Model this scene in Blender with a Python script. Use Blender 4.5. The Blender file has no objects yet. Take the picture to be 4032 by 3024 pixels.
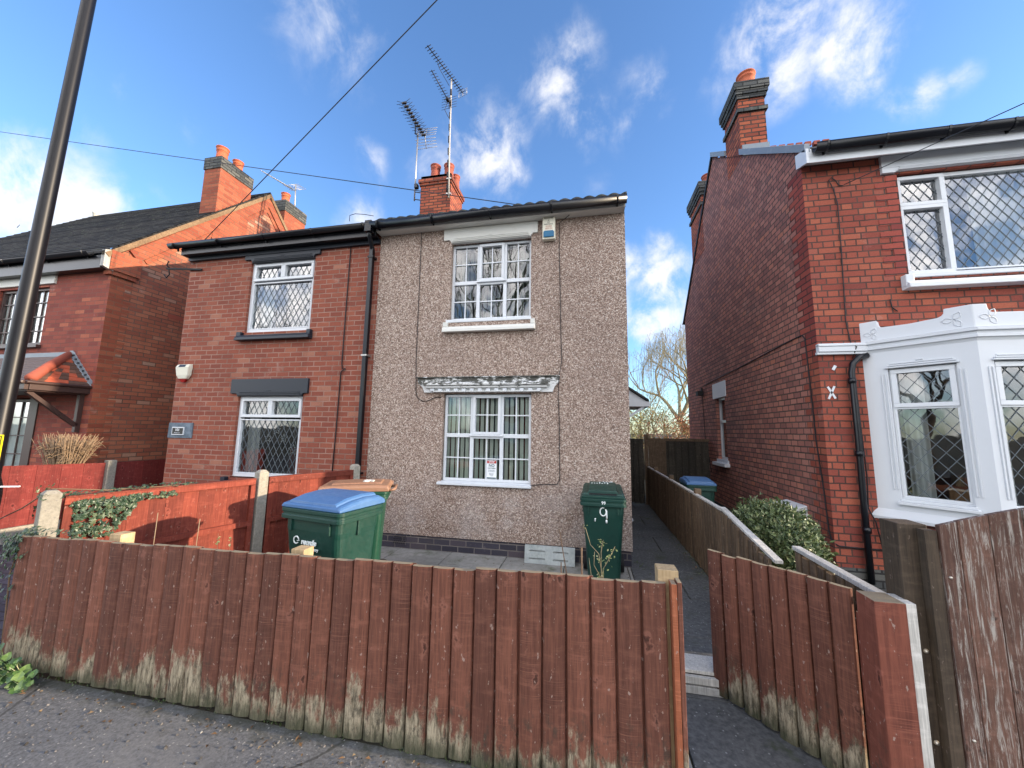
import bpy, math, random
from mathutils import Vector, Matrix
random.seed(7)
R = math.radians
scn = bpy.context.scene
COL = scn.collection

# ------------------------------------------------------------------ camera
YAW, PITCH, ROLL = R(11.5872), R(7.1718), R(0.8720)
fw = Vector((-math.sin(YAW)*math.cos(PITCH), math.cos(YAW)*math.cos(PITCH), math.sin(PITCH)))
r0 = Vector((math.cos(YAW), math.sin(YAW), 0)); u0 = r0.cross(fw)
rr = r0*math.cos(ROLL)+u0*math.sin(ROLL); uu = -r0*math.sin(ROLL)+u0*math.cos(ROLL)
cd = bpy.data.cameras.new('camera'); cam = bpy.data.objects.new('camera', cd); COL.objects.link(cam)
m = Matrix.Identity(4)
for i in range(3):
    m[i][0] = rr[i]; m[i][1] = uu[i]; m[i][2] = -fw[i]
m[2][3] = 1.65
cam.matrix_world = m
cd.sensor_width = 36; cd.lens = 12.996; cd.clip_start = .05; cd.clip_end = 3000
scn.camera = cam

# ------------------------------------------------------------------ sun, sky, exposure
SUN_EL, SUN_AZ = R(12), R(.7)          # azimuth measured from +X, towards -Y
sd = Vector((math.cos(SUN_EL)*math.cos(SUN_AZ), math.cos(SUN_EL)*math.sin(SUN_AZ), math.sin(SUN_EL)))
ld = bpy.data.lights.new('sun', 'SUN'); ld.energy = 2.1; ld.angle = R(.6); ld.color = (1, .80, .58)
sun = bpy.data.objects.new('sun', ld); COL.objects.link(sun)
sun.rotation_euler = sd.to_track_quat('Z', 'Y').to_euler()
sun.location = (20, -5, 12)
scn.view_settings.view_transform = 'Standard'
scn.view_settings.look = 'None'
scn.view_settings.exposure = 2.05
scn.view_settings.gamma = 1

W = bpy.data.worlds.new('World'); scn.world = W; W.use_nodes = True
nt = W.node_tree; nt.nodes.clear()
def wn(t, **k):
    n = nt.nodes.new(t)
    for a, b in k.items(): setattr(n, a, b)
    return n
def wm(op, a, b=None, c=None, clamp=False):
    n = wn('ShaderNodeMath', operation=op); n.use_clamp = clamp
    for i, x in enumerate((a, b, c)):
        if x is None: continue
        if isinstance(x, (int, float)): n.inputs[i].default_value = x
        else: nt.links.new(x, n.inputs[i])
    return n.outputs[0]
sky = wn('ShaderNodeTexSky', sky_type='NISHITA'); sky.sun_disc = False
sky.sun_elevation = SUN_EL; sky.sun_rotation = math.pi/2-SUN_AZ
sky.air_density = 1.0; sky.dust_density = .4; sky.ozone_density = 2.2; sky.altitude = 0
tc = wn('ShaderNodeTexCoord')
CL = [(-0.852, 0.371, 0.368, 0.050, 1.0), (-0.837, 0.406, 0.366, 0.052, 1.0), (-0.867, 0.363, 0.341, 0.060, 1.0), (-0.837, 0.425, 0.345, 0.038, 0.9), (-0.451, 0.513, 0.73, 0.083, 0.45), (-0.492, 0.47, 0.733, 0.056, 0.4), (-0.019, 0.663, 0.748, 0.049, 0.55), (-0.059, 0.696, 0.716, 0.061, 0.6), (-0.022, 0.739, 0.673, 0.055, 0.6), (-0.221, 0.744, 0.63, 0.075, 0.8), (-0.185, 0.776, 0.603, 0.051, 0.7), (-0.315, 0.729, 0.608, 0.06, 0.45), (0.32, 0.65, 0.689, 0.059, 0.9), (0.355, 0.633, 0.688, 0.053, 0.9), (0.346, 0.682, 0.644, 0.043, 0.8), (0.43, 0.64, 0.636, 0.048, 0.95), (0.448, 0.665, 0.597, 0.033, 0.8), (0.507, 0.671, 0.54, 0.026, 0.7), (0.531, 0.651, 0.542, 0.027, 0.8), (0.562, 0.629, 0.538, 0.023, 0.6), (0.119, 0.714, 0.69, 0.046, 0.45), (0.076, 0.756, 0.65, 0.036, 0.45), (0.122, 0.909, 0.4, 0.038, 0.9), (0.191, 0.917, 0.351, 0.064, 1.0), (0.151, 0.948, 0.281, 0.067, 1.0), (0.187, 0.883, 0.429, 0.031, 0.7), (0.173, 0.966, 0.19, 0.067, 0.8), (-0.463, 0.668, 0.582, 0.033, 0.55), (-0.499, 0.716, 0.489, 0.041, 0.6), (-0.708, 0.475, 0.523, 0.036, 0.35), (-0.747, 0.411, 0.524, 0.039, 0.35), (-0.792, 0.404, 0.457, 0.032, 0.35), (-0.77, 0.497, 0.4, 0.022, 0.35), (0.261, 0.703, 0.662, 0.039, 0.35), (0.028, 0.82, 0.571, 0.041, 0.2),
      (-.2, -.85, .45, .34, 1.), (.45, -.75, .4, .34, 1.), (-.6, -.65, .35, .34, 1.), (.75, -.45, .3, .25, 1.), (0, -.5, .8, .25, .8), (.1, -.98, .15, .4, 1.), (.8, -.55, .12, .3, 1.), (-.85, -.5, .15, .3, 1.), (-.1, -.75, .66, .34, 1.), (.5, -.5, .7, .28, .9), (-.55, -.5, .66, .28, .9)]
warpn = wn('ShaderNodeTexNoise'); warpn.inputs['Scale'].default_value = 5; warpn.inputs['Detail'].default_value = 4
nt.links.new(tc.outputs['Generated'], warpn.inputs['Vector'])
vs = wn('ShaderNodeVectorMath', operation='SUBTRACT'); nt.links.new(warpn.outputs['Color'], vs.inputs[0]); vs.inputs[1].default_value = (.5, .5, .5)
vsc = wn('ShaderNodeVectorMath', operation='SCALE'); nt.links.new(vs.outputs[0], vsc.inputs[0]); vsc.inputs['Scale'].default_value = .11
vw = wn('ShaderNodeVectorMath', operation='ADD'); nt.links.new(tc.outputs['Generated'], vw.inputs[0]); nt.links.new(vsc.outputs[0], vw.inputs[1])
acc = None
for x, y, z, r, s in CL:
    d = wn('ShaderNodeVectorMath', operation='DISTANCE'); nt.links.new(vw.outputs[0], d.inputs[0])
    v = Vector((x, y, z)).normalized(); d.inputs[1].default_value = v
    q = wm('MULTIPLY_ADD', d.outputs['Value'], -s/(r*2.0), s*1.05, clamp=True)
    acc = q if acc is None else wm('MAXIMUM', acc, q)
ns = wn('ShaderNodeTexNoise'); ns.inputs['Scale'].default_value = 9; ns.inputs['Detail'].default_value = 9; ns.inputs['Roughness'].default_value = .62; ns.inputs['Distortion'].default_value = .25
mp = wn('ShaderNodeMapping'); mp.inputs['Rotation'].default_value = (R(10), R(-38), R(15)); mp.inputs['Scale'].default_value = (1.15, 1.15, .78)
nt.links.new(tc.outputs['Generated'], mp.inputs[0]); nt.links.new(mp.outputs[0], ns.inputs['Vector'])
n0 = wm('SUBTRACT', ns.outputs['Fac'], .5)
nf = wm('MULTIPLY_ADD', n0, 5.2, .92)
dn = wm('MULTIPLY', acc, nf)
mr = wn('ShaderNodeMapRange', interpolation_type='SMOOTHSTEP'); nt.links.new(dn, mr.inputs['Value'])
mr.inputs['From Min'].default_value = .12; mr.inputs['From Max'].default_value = 1.2; mr.inputs['To Max'].default_value = .96
# thin veil near the horizon
mix = wn('ShaderNodeMix', data_type='RGBA')
tint = wn('ShaderNodeMix', data_type='RGBA', blend_type='MULTIPLY'); tint.inputs[0].default_value = 1
nt.links.new(sky.outputs[0], tint.inputs[6]); tint.inputs[7].default_value = (.90, 1.10, 1.38, 1)
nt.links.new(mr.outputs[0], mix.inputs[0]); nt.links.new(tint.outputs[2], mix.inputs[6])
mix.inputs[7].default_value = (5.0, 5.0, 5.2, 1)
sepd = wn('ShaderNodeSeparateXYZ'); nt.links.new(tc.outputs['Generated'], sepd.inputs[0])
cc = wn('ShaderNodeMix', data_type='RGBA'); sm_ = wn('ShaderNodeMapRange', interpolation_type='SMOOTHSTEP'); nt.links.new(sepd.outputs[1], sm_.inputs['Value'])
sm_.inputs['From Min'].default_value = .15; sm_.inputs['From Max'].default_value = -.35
nt.links.new(sm_.outputs[0], cc.inputs[0]); cc.inputs[6].default_value = (3.6, 3.6, 3.75, 1); cc.inputs[7].default_value = (17, 16.2, 15.6, 1); nt.links.new(cc.outputs[2], mix.inputs[7])  # clouds behind the camera: brightness raised as added fill light for the facades
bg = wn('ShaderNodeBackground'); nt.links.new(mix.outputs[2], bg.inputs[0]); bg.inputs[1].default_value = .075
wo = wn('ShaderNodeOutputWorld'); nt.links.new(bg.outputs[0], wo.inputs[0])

# ------------------------------------------------------------------ mesh helpers
class MB:
    def __init__(s): s.v = []; s.f = []; s.r = []; s.s = []
    def add(s, vs, fs, rnd=None, smooth=False):
        o = len(s.v); s.v += [tuple(p) for p in vs]
        rnd = random.random() if rnd is None else rnd
        for f in fs: s.f.append([o+i for i in f]); s.r.append(rnd); s.s.append(smooth)
        return s
    def box(s, x0, x1, y0, y1, z0, z1, rnd=None):
        vs = [(x, y, z) for z in (z0, z1) for x, y in ((x0, y0), (x1, y0), (x1, y1), (x0, y1))]
        return s.add(vs, [(3, 2, 1, 0), (4, 5, 6, 7), (0, 1, 5, 4), (1, 2, 6, 5), (2, 3, 7, 6), (3, 0, 4, 7)], rnd)
    def obox(s, c, ax, ay, az, hx, hy, hz, rnd=None):
        c = Vector(c); vs = []
        for k in (-1, 1):
            for i, j in ((-1, -1), (1, -1), (1, 1), (-1, 1)):
                vs.append(c+Vector(ax)*hx*i+Vector(ay)*hy*j+Vector(az)*hz*k)
        return s.add(vs, [(3, 2, 1, 0), (4, 5, 6, 7), (0, 1, 5, 4), (1, 2, 6, 5), (2, 3, 7, 6), (3, 0, 4, 7)], rnd)
    def bar(s, a, b, w, t, up=(0, 0, 1), rnd=None):
        a = Vector(a); b = Vector(b); d = (b-a); L = d.length; d.normalize()
        sd = d.cross(Vector(up)).normalized(); u2 = sd.cross(d)
        return s.obox((a+b)/2, d, sd, u2, L/2, w/2, t/2, rnd)
    def prism(s, pts, ext, rnd=None, smooth=False):
        n = len(pts); e = Vector(ext); a = [Vector(p) for p in pts]; b = [p+e for p in a]
        fs = [tuple(range(n-1, -1, -1)), tuple(range(n, 2*n))]+[(i, (i+1) % n, n+(i+1) % n, n+i) for i in range(n)]
        # keep normals outward
        nrm = Vector((0, 0, 0))
        for i in range(n): nrm += a[i].cross(a[(i+1) % n])
        if nrm.dot(e) < 0: fs = [tuple(reversed(f)) for f in fs]
        return s.add(a+b, fs, rnd, smooth)
    def tube(s, path, r, n=6, r1=None, cap=True, rnd=None):
        P = [Vector(p) for p in path]; k = len(P); vs = []; prev = None
        for i, p in enumerate(P):
            d = (P[min(i+1, k-1)]-P[max(i-1, 0)]).normalized()
            if prev is None:
                a = d.cross(Vector((0, 0, 1))); a = a if a.length > .05 else d.cross(Vector((1, 0, 0)))
            else: a = prev-d*prev.dot(d)
            a.normalize(); prev = a; b = d.cross(a)
            rad = r if r1 is None else r+(r1-r)*i/max(1, k-1)
            for j in range(n):
                t = 2*math.pi*j/n; vs.append(p+a*math.cos(t)*rad+b*math.sin(t)*rad)
        fs = [(i*n+j, i*n+(j+1) % n, (i+1)*n+(j+1) % n, (i+1)*n+j) for i in range(k-1) for j in range(n)]
        if cap: fs += [tuple(range(n-1, -1, -1)), tuple((k-1)*n+j for j in range(n))]
        return s.add(vs, fs, rnd, True)
    def lathe(s, cx, cy, prof, n=20, rnd=None):
        vs = []; k = len(prof)
        for r, z in prof:
            for j in range(n):
                t = 2*math.pi*j/n; vs.append((cx+r*math.cos(t), cy+r*math.sin(t), z))
        fs = [(i*n+j, i*n+(j+1) % n, (i+1)*n+(j+1) % n, (i+1)*n+j) for i in range(k-1) for j in range(n)]
        return s.add(vs, fs, rnd, True)
    def loft(s, rings, rnd=None, smooth=False, cap=(True, True)):
        n = len(rings[0]); vs = [p for r in rings for p in r]; k = len(rings)
        fs = [(i*n+j, i*n+(j+1) % n, (i+1)*n+(j+1) % n, (i+1)*n+j) for i in range(k-1) for j in range(n)]
        if cap[0]: fs.append(tuple(range(n-1, -1, -1)))
        if cap[1]: fs.append(tuple((k-1)*n+j for j in range(n)))
        return s.add(vs, fs, rnd, smooth)
    def build(s, name, mat, parent=None, origin=None, bevel=0, smooth_angle=None):
        me = bpy.data.meshes.new(name)
        if origin is None: origin = parent['_o'] if parent is not None and '_o' in parent else (0, 0, 0)
        o = Vector(origin)
        me.from_pydata([Vector(p)-o for p in s.v], [], s.f); me.update()
        uv = me.uv_layers.new(name='UVMap')
        at = me.attributes.new('rnd', 'FLOAT', 'FACE')
        for i, p in enumerate(me.polygons):
            at.data[i].value = s.r[i]; p.use_smooth = s.s[i]
            n = p.normal; ax, ay, az = abs(n.x), abs(n.y), abs(n.z)
            for li in p.loop_indices:
                c = s.v[me.loops[li].vertex_index]
                if az > ax and az > ay*1.0001 and az > .72: uv.data[li].uv = (c[0], c[1])
                elif ax > ay: uv.data[li].uv = (c[1], c[2])
                else: uv.data[li].uv = (c[0], c[2])
        me.materials.append(mat)
        ob = bpy.data.objects.new(name, me); COL.objects.link(ob)
        if parent is not None:
            ob.parent = parent; ob['_o'] = tuple(o)
        else: ob.location = o
        if bevel:
            b = ob.modifiers.new('bevel', 'BEVEL'); b.width = bevel; b.segments = 2; b.limit_method = 'ANGLE'; b.angle_limit = R(40)
        return ob

def thing(name, label, cat, loc=(0, 0, 0), group=None):
    o = bpy.data.objects.new(name, None); COL.objects.link(o); o.location = loc; o['_o'] = tuple(loc)
    o.empty_display_size = .2
    o['label'] = label; o['category'] = cat
    if group: o['group'] = group
    return o
def tag(o, label, cat, group=None, kind=None):
    o['label'] = label; o['category'] = cat
    if group: o['group'] = group
    if kind: o['kind'] = kind
    return o
def struct(o, label=None): o['kind'] = 'structure'; return o
def copy_tree(o, parent=None):
    c = o.copy(); COL.objects.link(c); c.parent = parent
    for ch in list(o.children): copy_tree(ch, c)
    return c

# ------------------------------------------------------------------ materials
class MT:
    def __init__(s, name, rough=.8, spec=.3, metal=0, col=None):
        s.m = bpy.data.materials.new(name); s.m.use_nodes = True; s.t = s.m.node_tree
        s.b = s.t.nodes['Principled BSDF']; s.o = s.t.nodes['Material Output']
        s.b.inputs['Roughness'].default_value = rough; s.b.inputs['Metallic'].default_value = metal
        s.b.inputs['Specular IOR Level'].default_value = spec
        if col: s.b.inputs['Base Color'].default_value = (*col, 1)
    def n(s, t, **k):
        q = s.t.nodes.new(t)
        for a, b in k.items(): setattr(q, a, b)
        return q
    def L(s, a, b): s.t.links.new(a, b)
    def set(s, inp, x):
        if hasattr(x, 'is_output'): s.L(x, inp)
        elif isinstance(x, tuple) and len(x) == 3 and inp.type == 'RGBA': inp.default_value = (*x, 1)
        else: inp.default_value = x
    def math(s, op, a, b=0., c=0., clamp=False):
        q = s.n('ShaderNodeMath', operation=op); q.use_clamp = clamp
        s.set(q.inputs[0], a); s.set(q.inputs[1], b); s.set(q.inputs[2], c); return q.outputs[0]
    def mix(s, f, a, b, blend='MIX'):
        q = s.n('ShaderNodeMix', data_type='RGBA', blend_type=blend); s.set(q.inputs[0], f); s.set(q.inputs[6], a); s.set(q.inputs[7], b); return q.outputs[2]
    def uv(s): return s.n('ShaderNodeUVMap').outputs[0]
    def obj(s): return s.n('ShaderNodeTexCoord').outputs['Object']
    def pos(s): return s.n('ShaderNodeNewGeometry').outputs['Position']
    def rnd(s): return s.n('ShaderNodeAttribute', attribute_name='rnd').outputs['Fac']
    def mapv(s, v, sc=(1, 1, 1), loc=(0, 0, 0), rot=(0, 0, 0)):
        q = s.n('ShaderNodeMapping'); s.L(v, q.inputs[0]); q.inputs['Scale'].default_value = sc; q.inputs['Location'].default_value = loc; q.inputs['Rotation'].default_value = rot; return q.outputs[0]
    def noise(s, v, sc=5, det=4, rough=.55, dist=0, out='Fac'):
        q = s.n('ShaderNodeTexNoise'); s.L(v, q.inputs['Vector']); q.inputs['Scale'].default_value = sc; q.inputs['Detail'].default_value = det; q.inputs['Roughness'].default_value = rough; q.inputs['Distortion'].default_value = dist; return q.outputs[out]
    def vor(s, v, sc=5, feat='F1', out='Distance', rand=1):
        q = s.n('ShaderNodeTexVoronoi', feature=feat); s.L(v, q.inputs['Vector']); q.inputs['Scale'].default_value = sc; q.inputs['Randomness'].default_value = rand; return q.outputs[out]
    def ramp(s, f, stops, interp='LINEAR'):
        q = s.n('ShaderNodeValToRGB'); s.L(f, q.inputs[0]); e = q.color_ramp.elements; q.color_ramp.interpolation = interp
        while len(e) < len(stops): e.new(.5)
        for i, (p, c) in enumerate(stops):
            e[i].position = p; e[i].color = (*c, 1) if isinstance(c, tuple) else (c, c, c, 1)
        return q.outputs[0]
    def step(s, f, a, b, lo=0., hi=1.):
        q = s.n('ShaderNodeMapRange', interpolation_type='SMOOTHSTEP'); s.L(f, q.inputs['Value'])
        q.inputs['From Min'].default_value = a; q.inputs['From Max'].default_value = b; q.inputs['To Min'].default_value = lo; q.inputs['To Max'].default_value = hi; return q.outputs[0]
    def bump(s, h, st=.5, dist=.01, prev=None):
        q = s.n('ShaderNodeBump'); s.L(h, q.inputs['Height']); q.inputs['Strength'].default_value = st; q.inputs['Distance'].default_value = dist
        if prev is not None: s.L(prev, q.inputs['Normal'])
        return q.outputs[0]
    def done(s, col=None, nrm=None, rough=None):
        if col is not None: s.set(s.b.inputs['Base Color'], col)
        if nrm is not None: s.L(nrm, s.b.inputs['Normal'])
        if rough is not None: s.set(s.b.inputs['Roughness'], rough)
        return s.m

def brick_mat(name, cols, mortar, row=.079, bw=.232, msz=.011, flem=False, dirt=.35, dirtcol=(.03, .025, .025), msmooth=.15, off=.5, shiftu=0., bump=.6, warp=.006):
    t = MT(name, rough=.85, spec=.25)
    uv = t.mapv(t.uv(), loc=(shiftu, 0, 0))
    wv = t.n('ShaderNodeVectorMath', operation='SUBTRACT'); t.L(t.noise(uv, 9, 3, out='Color'), wv.inputs[0]); wv.inputs[1].default_value = (.5, .5, .5)
    ws = t.n('ShaderNodeVectorMath', operation='SCALE'); t.L(wv.outputs[0], ws.inputs[0]); ws.inputs['Scale'].default_value = warp*2
    wa = t.n('ShaderNodeVectorMath', operation='ADD'); t.L(uv, wa.inputs[0]); t.L(ws.outputs[0], wa.inputs[1])
    b = t.n('ShaderNodeTexBrick'); t.L(wa.outputs[0], b.inputs['Vector'])
    b.inputs['Color1'].default_value = (0, 0, 0, 1); b.inputs['Color2'].default_value = (1, 1, 1, 1); b.inputs['Mortar'].default_value = (.5, .5, .5, 1)
    b.inputs['Scale'].default_value = 1; b.inputs['Mortar Size'].default_value = msz; b.inputs['Mortar Smooth'].default_value = msmooth
    b.inputs['Brick Width'].default_value = bw; b.inputs['Row Height'].default_value = row; b.offset = off
    if flem: b.squash = .5; b.squash_frequency = 2
    bc = t.ramp(b.outputs['Color'], cols)
    fine = t.noise(uv, 60, 5, .7)
    bc = t.mix(.35, bc, t.mix(t.step(fine, .3, .7), (.55, .55, .55), (1.25, 1.2, 1.15)), 'MULTIPLY')
    sm = t.noise(t.mapv(uv, sc=(1, 1.6, 1)), 1.1, 5, .6)
    bc = t.mix(t.step(sm, .45, .8, 0, dirt), bc, dirtcol)
    mc = t.mix(t.step(t.noise(uv, 3, 4), .3, .75), mortar, tuple(x*.55 for x in mortar))
    sp_ = t.noise(uv, 1.7, 7, .75); bc = t.mix(t.step(sp_, .60, .72, 0, .30), bc, (.42, .34, .30))
    sg_ = t.noise(t.mapv(uv, sc=(1.2, .35, 1)), 1.3, 6, .7); bc = t.mix(t.step(sg_, .56, .74, 0, .35), bc, tuple(x*.5 for x in cols[0][1]))
    col = t.mix(b.outputs['Fac'], bc, mc)
    h = t.math('SUBTRACT', 1., b.outputs['Fac'])
    h2 = t.math('MULTIPLY_ADD', fine, .35, h)
    return t.done(col, t.bump(h2, bump, .008))

PINKR = [(0, (.21, .062, .042)), (.3, (.24, .071, .046)), (.7, (.265, .08, .05)), (.93, (.30, .098, .06)), (1, (.34, .15, .10))]
M = {}
M['brick_101'] = brick_mat('red brick with pale mortar', PINKR, (.33, .20, .155), msz=.0075, bw=.222, dirt=.25)
M['brick_103'] = brick_mat('smooth red brick', [(0, (.19, .05, .04)), (.4, (.24, .062, .045)), (.8, (.28, .075, .05)), (1, (.38, .12, .07))], (.19, .09, .07), msz=.0055, dirt=.15)
M['brick_gable'] = brick_mat('weathered gable brick', [(0, (.27, .09, .058)), (.3, (.33, .112, .066)), (.62, (.37, .13, .074)), (.88, (.41, .16, .092)), (1, (.39, .25, .18))], (.17, .11, .08), msz=.008, dirt=.35, dirtcol=(.05, .035, .035))
M['brick_orange'] = brick_mat('orange brick', [(0, (.25, .065, .038)), (.5, (.31, .088, .048)), (1, (.36, .11, .058))], (.24, .12, .075), msz=.0065, dirt=.1)
M['brick_right'] = brick_mat('bright red pressed brick', [(0, (.20, .052, .040)), (.25, (.26, .066, .045)), (.6, (.30, .082, .052)), (.88, (.35, .105, .062)), (1, (.26, .08, .062))], (.10, .055, .045), row=.079, bw=.235, msz=.008, flem=True, dirt=.25, dirtcol=(.16, .02, .016), msmooth=.05)
M['brick_right_side'] = brick_mat('dark maroon side brick', [(0, (.22, .098, .083)), (.35, (.30, .125, .10)), (.65, (.355, .15, .118)), (.9, (.40, .18, .14)), (1, (.42, .16, .105))], (.10, .07, .06), bw=.16, msz=.009, dirt=.38, dirtcol=(.16, .115, .11), off=.37)
M['brick_maroon'] = brick_mat('maroon quoin brick', [(0, (.21, .046, .04)), (.5, (.28, .062, .048)), (1, (.34, .08, .055))], (.07, .04, .035), msz=.008, dirt=.2)
M['brick_chim'] = brick_mat('chimney brick', [(0, (.20, .05, .032)), (.5, (.34, .085, .045)), (1, (.42, .12, .06))], (.09, .05, .04), msz=.012, dirt=.4)
M['brick_blue'] = brick_mat('blue engineering brick', [(0, (.035, .035, .05)), (.5, (.055, .052, .07)), (1, (.085, .07, .085))], (.19, .17, .16), msz=.007, dirt=.2, dirtcol=(.12, .1, .08))
M['brick_cap'] = brick_mat('grey cap brick', [(0, (.045, .05, .055)), (.5, (.085, .09, .09)), (1, (.13, .13, .12))], (.035, .035, .035), msz=.01, dirt=.4, dirtcol=(.10, .11, .07))

def pebble():
    t = MT('pebbledash render', rough=.9, spec=.2)
    p = t.pos()
    c = t.vor(p, 78, 'F1', 'Color'); d = t.vor(p, 78)
    sx = t.n('ShaderNodeSeparateColor'); t.L(c, sx.inputs[0])
    col = t.ramp(sx.outputs[0], [(0, (.16, .105, .082)), (.25, (.26, .185, .148)), (.5, (.37, .278, .226)), (.72, (.46, .36, .30)), (.9, (.56, .46, .39)), (1, (.70, .62, .55))])
    col = t.mix(t.step(d, .5, .8, 0, .55), col, (.10, .076, .06))
    big = t.noise(p, .9, 5, .6)
    col = t.mix(t.step(big, .35, .75, 0, .28), col, (.16, .115, .10))
    z = t.n('ShaderNodeSeparateXYZ'); t.L(p, z.inputs[0])
    low = t.math('MULTIPLY', t.step(z.outputs[2], 1.4, .2), t.step(t.noise(p, 2.2, 5), .4, .65), clamp=True)
    col = t.mix(t.math('MULTIPLY', low, .3), col, (.50, .48, .47))
    # dark run-off streaks under the sills
    sv = t.mapv(p, sc=(7, 7, .5)); st = t.step(t.noise(sv, 1.5, 5, .65), .55, .75)
    band = t.math('MULTIPLY', t.step(z.outputs[2], 2.35, 3.05), t.step(z.outputs[2], 3.12, 3.05))
    low2 = t.math('MULTIPLY', t.step(z.outputs[2], .35, .88), t.step(z.outputs[2], .95, .88))
    xb = t.math('MULTIPLY', t.step(z.outputs[0], -2.15, -2.05), t.step(z.outputs[0], -.62, -.72))
    stm = t.math('MULTIPLY', t.math('MULTIPLY', st, t.math('ADD', band, low2)), xb, clamp=True)
    col = t.mix(t.math('MULTIPLY', stm, .45), col, (.055, .042, .036))
    h = t.math('SUBTRACT', 1., d)
    return t.done(col, t.bump(h, .9, .009))
M['pebble'] = pebble()

def paint(name, c, rough=.45, dirt=.25, dcol=(.25, .22, .18), sc=6, spec=.4):
    t = MT(name, rough=rough, spec=spec); p = t.pos()
    n = t.noise(p, sc, 6, .65); n2 = t.noise(p, 45, 3)
    col = t.mix(t.step(n, .5, .85, 0, dirt), c, dcol)
    return t.done(col, t.bump(n2, .12, .003))
M['white_upvc'] = paint('white window plastic', (.62, .65, .68), .3, .12)
M['white_paint'] = paint('white masonry paint', (.60, .63, .66), .6, .12, (.42, .42, .42), 3)
M['cream_paint'] = paint('off-white painted concrete', (.62, .62, .58), .6, .25, (.38, .34, .28))
M['black_paint'] = paint('black gloss paint', (.005, .006, .009), .28, .3, (.010, .011, .014))
M['navy_paint'] = paint('dark slate paint', (.012, .017, .027), .45, .3, (.022, .028, .038))
M['brown_frame'] = paint('dark brown timber', (.055, .03, .026), .4, .3, (.09, .06, .05))
M['grey_metal'] = MT('galvanised metal', rough=.45, metal=.8, col=(.42, .41, .39)).m
M['dark_metal'] = MT('dark aerial metal', rough=.5, metal=.6, col=(.05, .05, .055)).m
M['pale_metal'] = paint('pale weathered mast', (.42, .40, .37), .5, .7, (.05, .05, .06), 10)
M['terracotta'] = paint('terracotta clay', (.46, .115, .05), .75, .35, (.16, .06, .045), 5)
M['terracotta_dark'] = paint('sooted terracotta', (.30, .075, .045), .75, .45, (.09, .035, .03), 5)
M['lead'] = paint('lead flashing', (.20, .235, .27), .5, .4, (.42, .44, .46), 7)
M['cable'] = MT('black cable', rough=.6, col=(.02, .018, .02)).m
M['wire'] = MT('overhead wire', rough=.6, col=(.03, .035, .045)).m
M['star'] = MT('pale wire star', rough=.4, col=(.7, .72, .75)).m

def canopy_mat():
    t = MT('flaking white canopy paint', rough=.7); p = t.pos()
    z = t.n('ShaderNodeSeparateXYZ'); t.L(p, z.inputs[0])
    n = t.noise(t.mapv(p, sc=(6, 6, 14)), 1.6, 8, .75)
    k = t.math('MULTIPLY_ADD', t.step(z.outputs[2], 2.2, 2.34), .20, n)
    col = t.mix(t.step(k, .60, .70), (.68, .69, .68), (.07, .07, .06))
    return t.done(col, t.bump(n, .3, .004))
M['canopy'] = canopy_mat()

def roof_mat(name, c1, c2, moss, msk=.5, pitch_rows=.1, vert=False):
    t = MT(name, rough=.85, spec=.2); uv = t.uv()
    b = t.n('ShaderNodeTexBrick'); t.L(t.obj() if False else uv, b.inputs['Vector'])
    b.inputs['Color1'].default_value = (0, 0, 0, 1); b.inputs['Color2'].default_value = (1, 1, 1, 1); b.inputs['Scale'].default_value = 1
    b.inputs['Mortar Size'].default_value = .006; b.inputs['Brick Width'].default_value = .17; b.inputs['Row Height'].default_value = pitch_rows; b.inputs['Mortar Smooth'].default_value = .4
    col = t.mix(b.outputs['Color'], c1, c2)
    col = t.mix(b.outputs['Fac'], col, tuple(x*.25 for x in c1))
    n = t.noise(t.pos(), 5, 7, .7)
    col = t.mix(t.step(n, msk, msk+.2, 0, .8), col, moss)
    return t.done(col, t.bump(t.math('SUBTRACT', 1., b.outputs['Fac']), .8, .02))
M['slate'] = roof_mat('dark mossy roof tile', (.012, .012, .013), (.045, .043, .040), (.10, .105, .07), .55, .085)
M['dark_tile'] = roof_mat('dark concrete tile', (.03, .032, .035), (.05, .05, .05), (.04, .06, .05), .5, .25)

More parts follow.
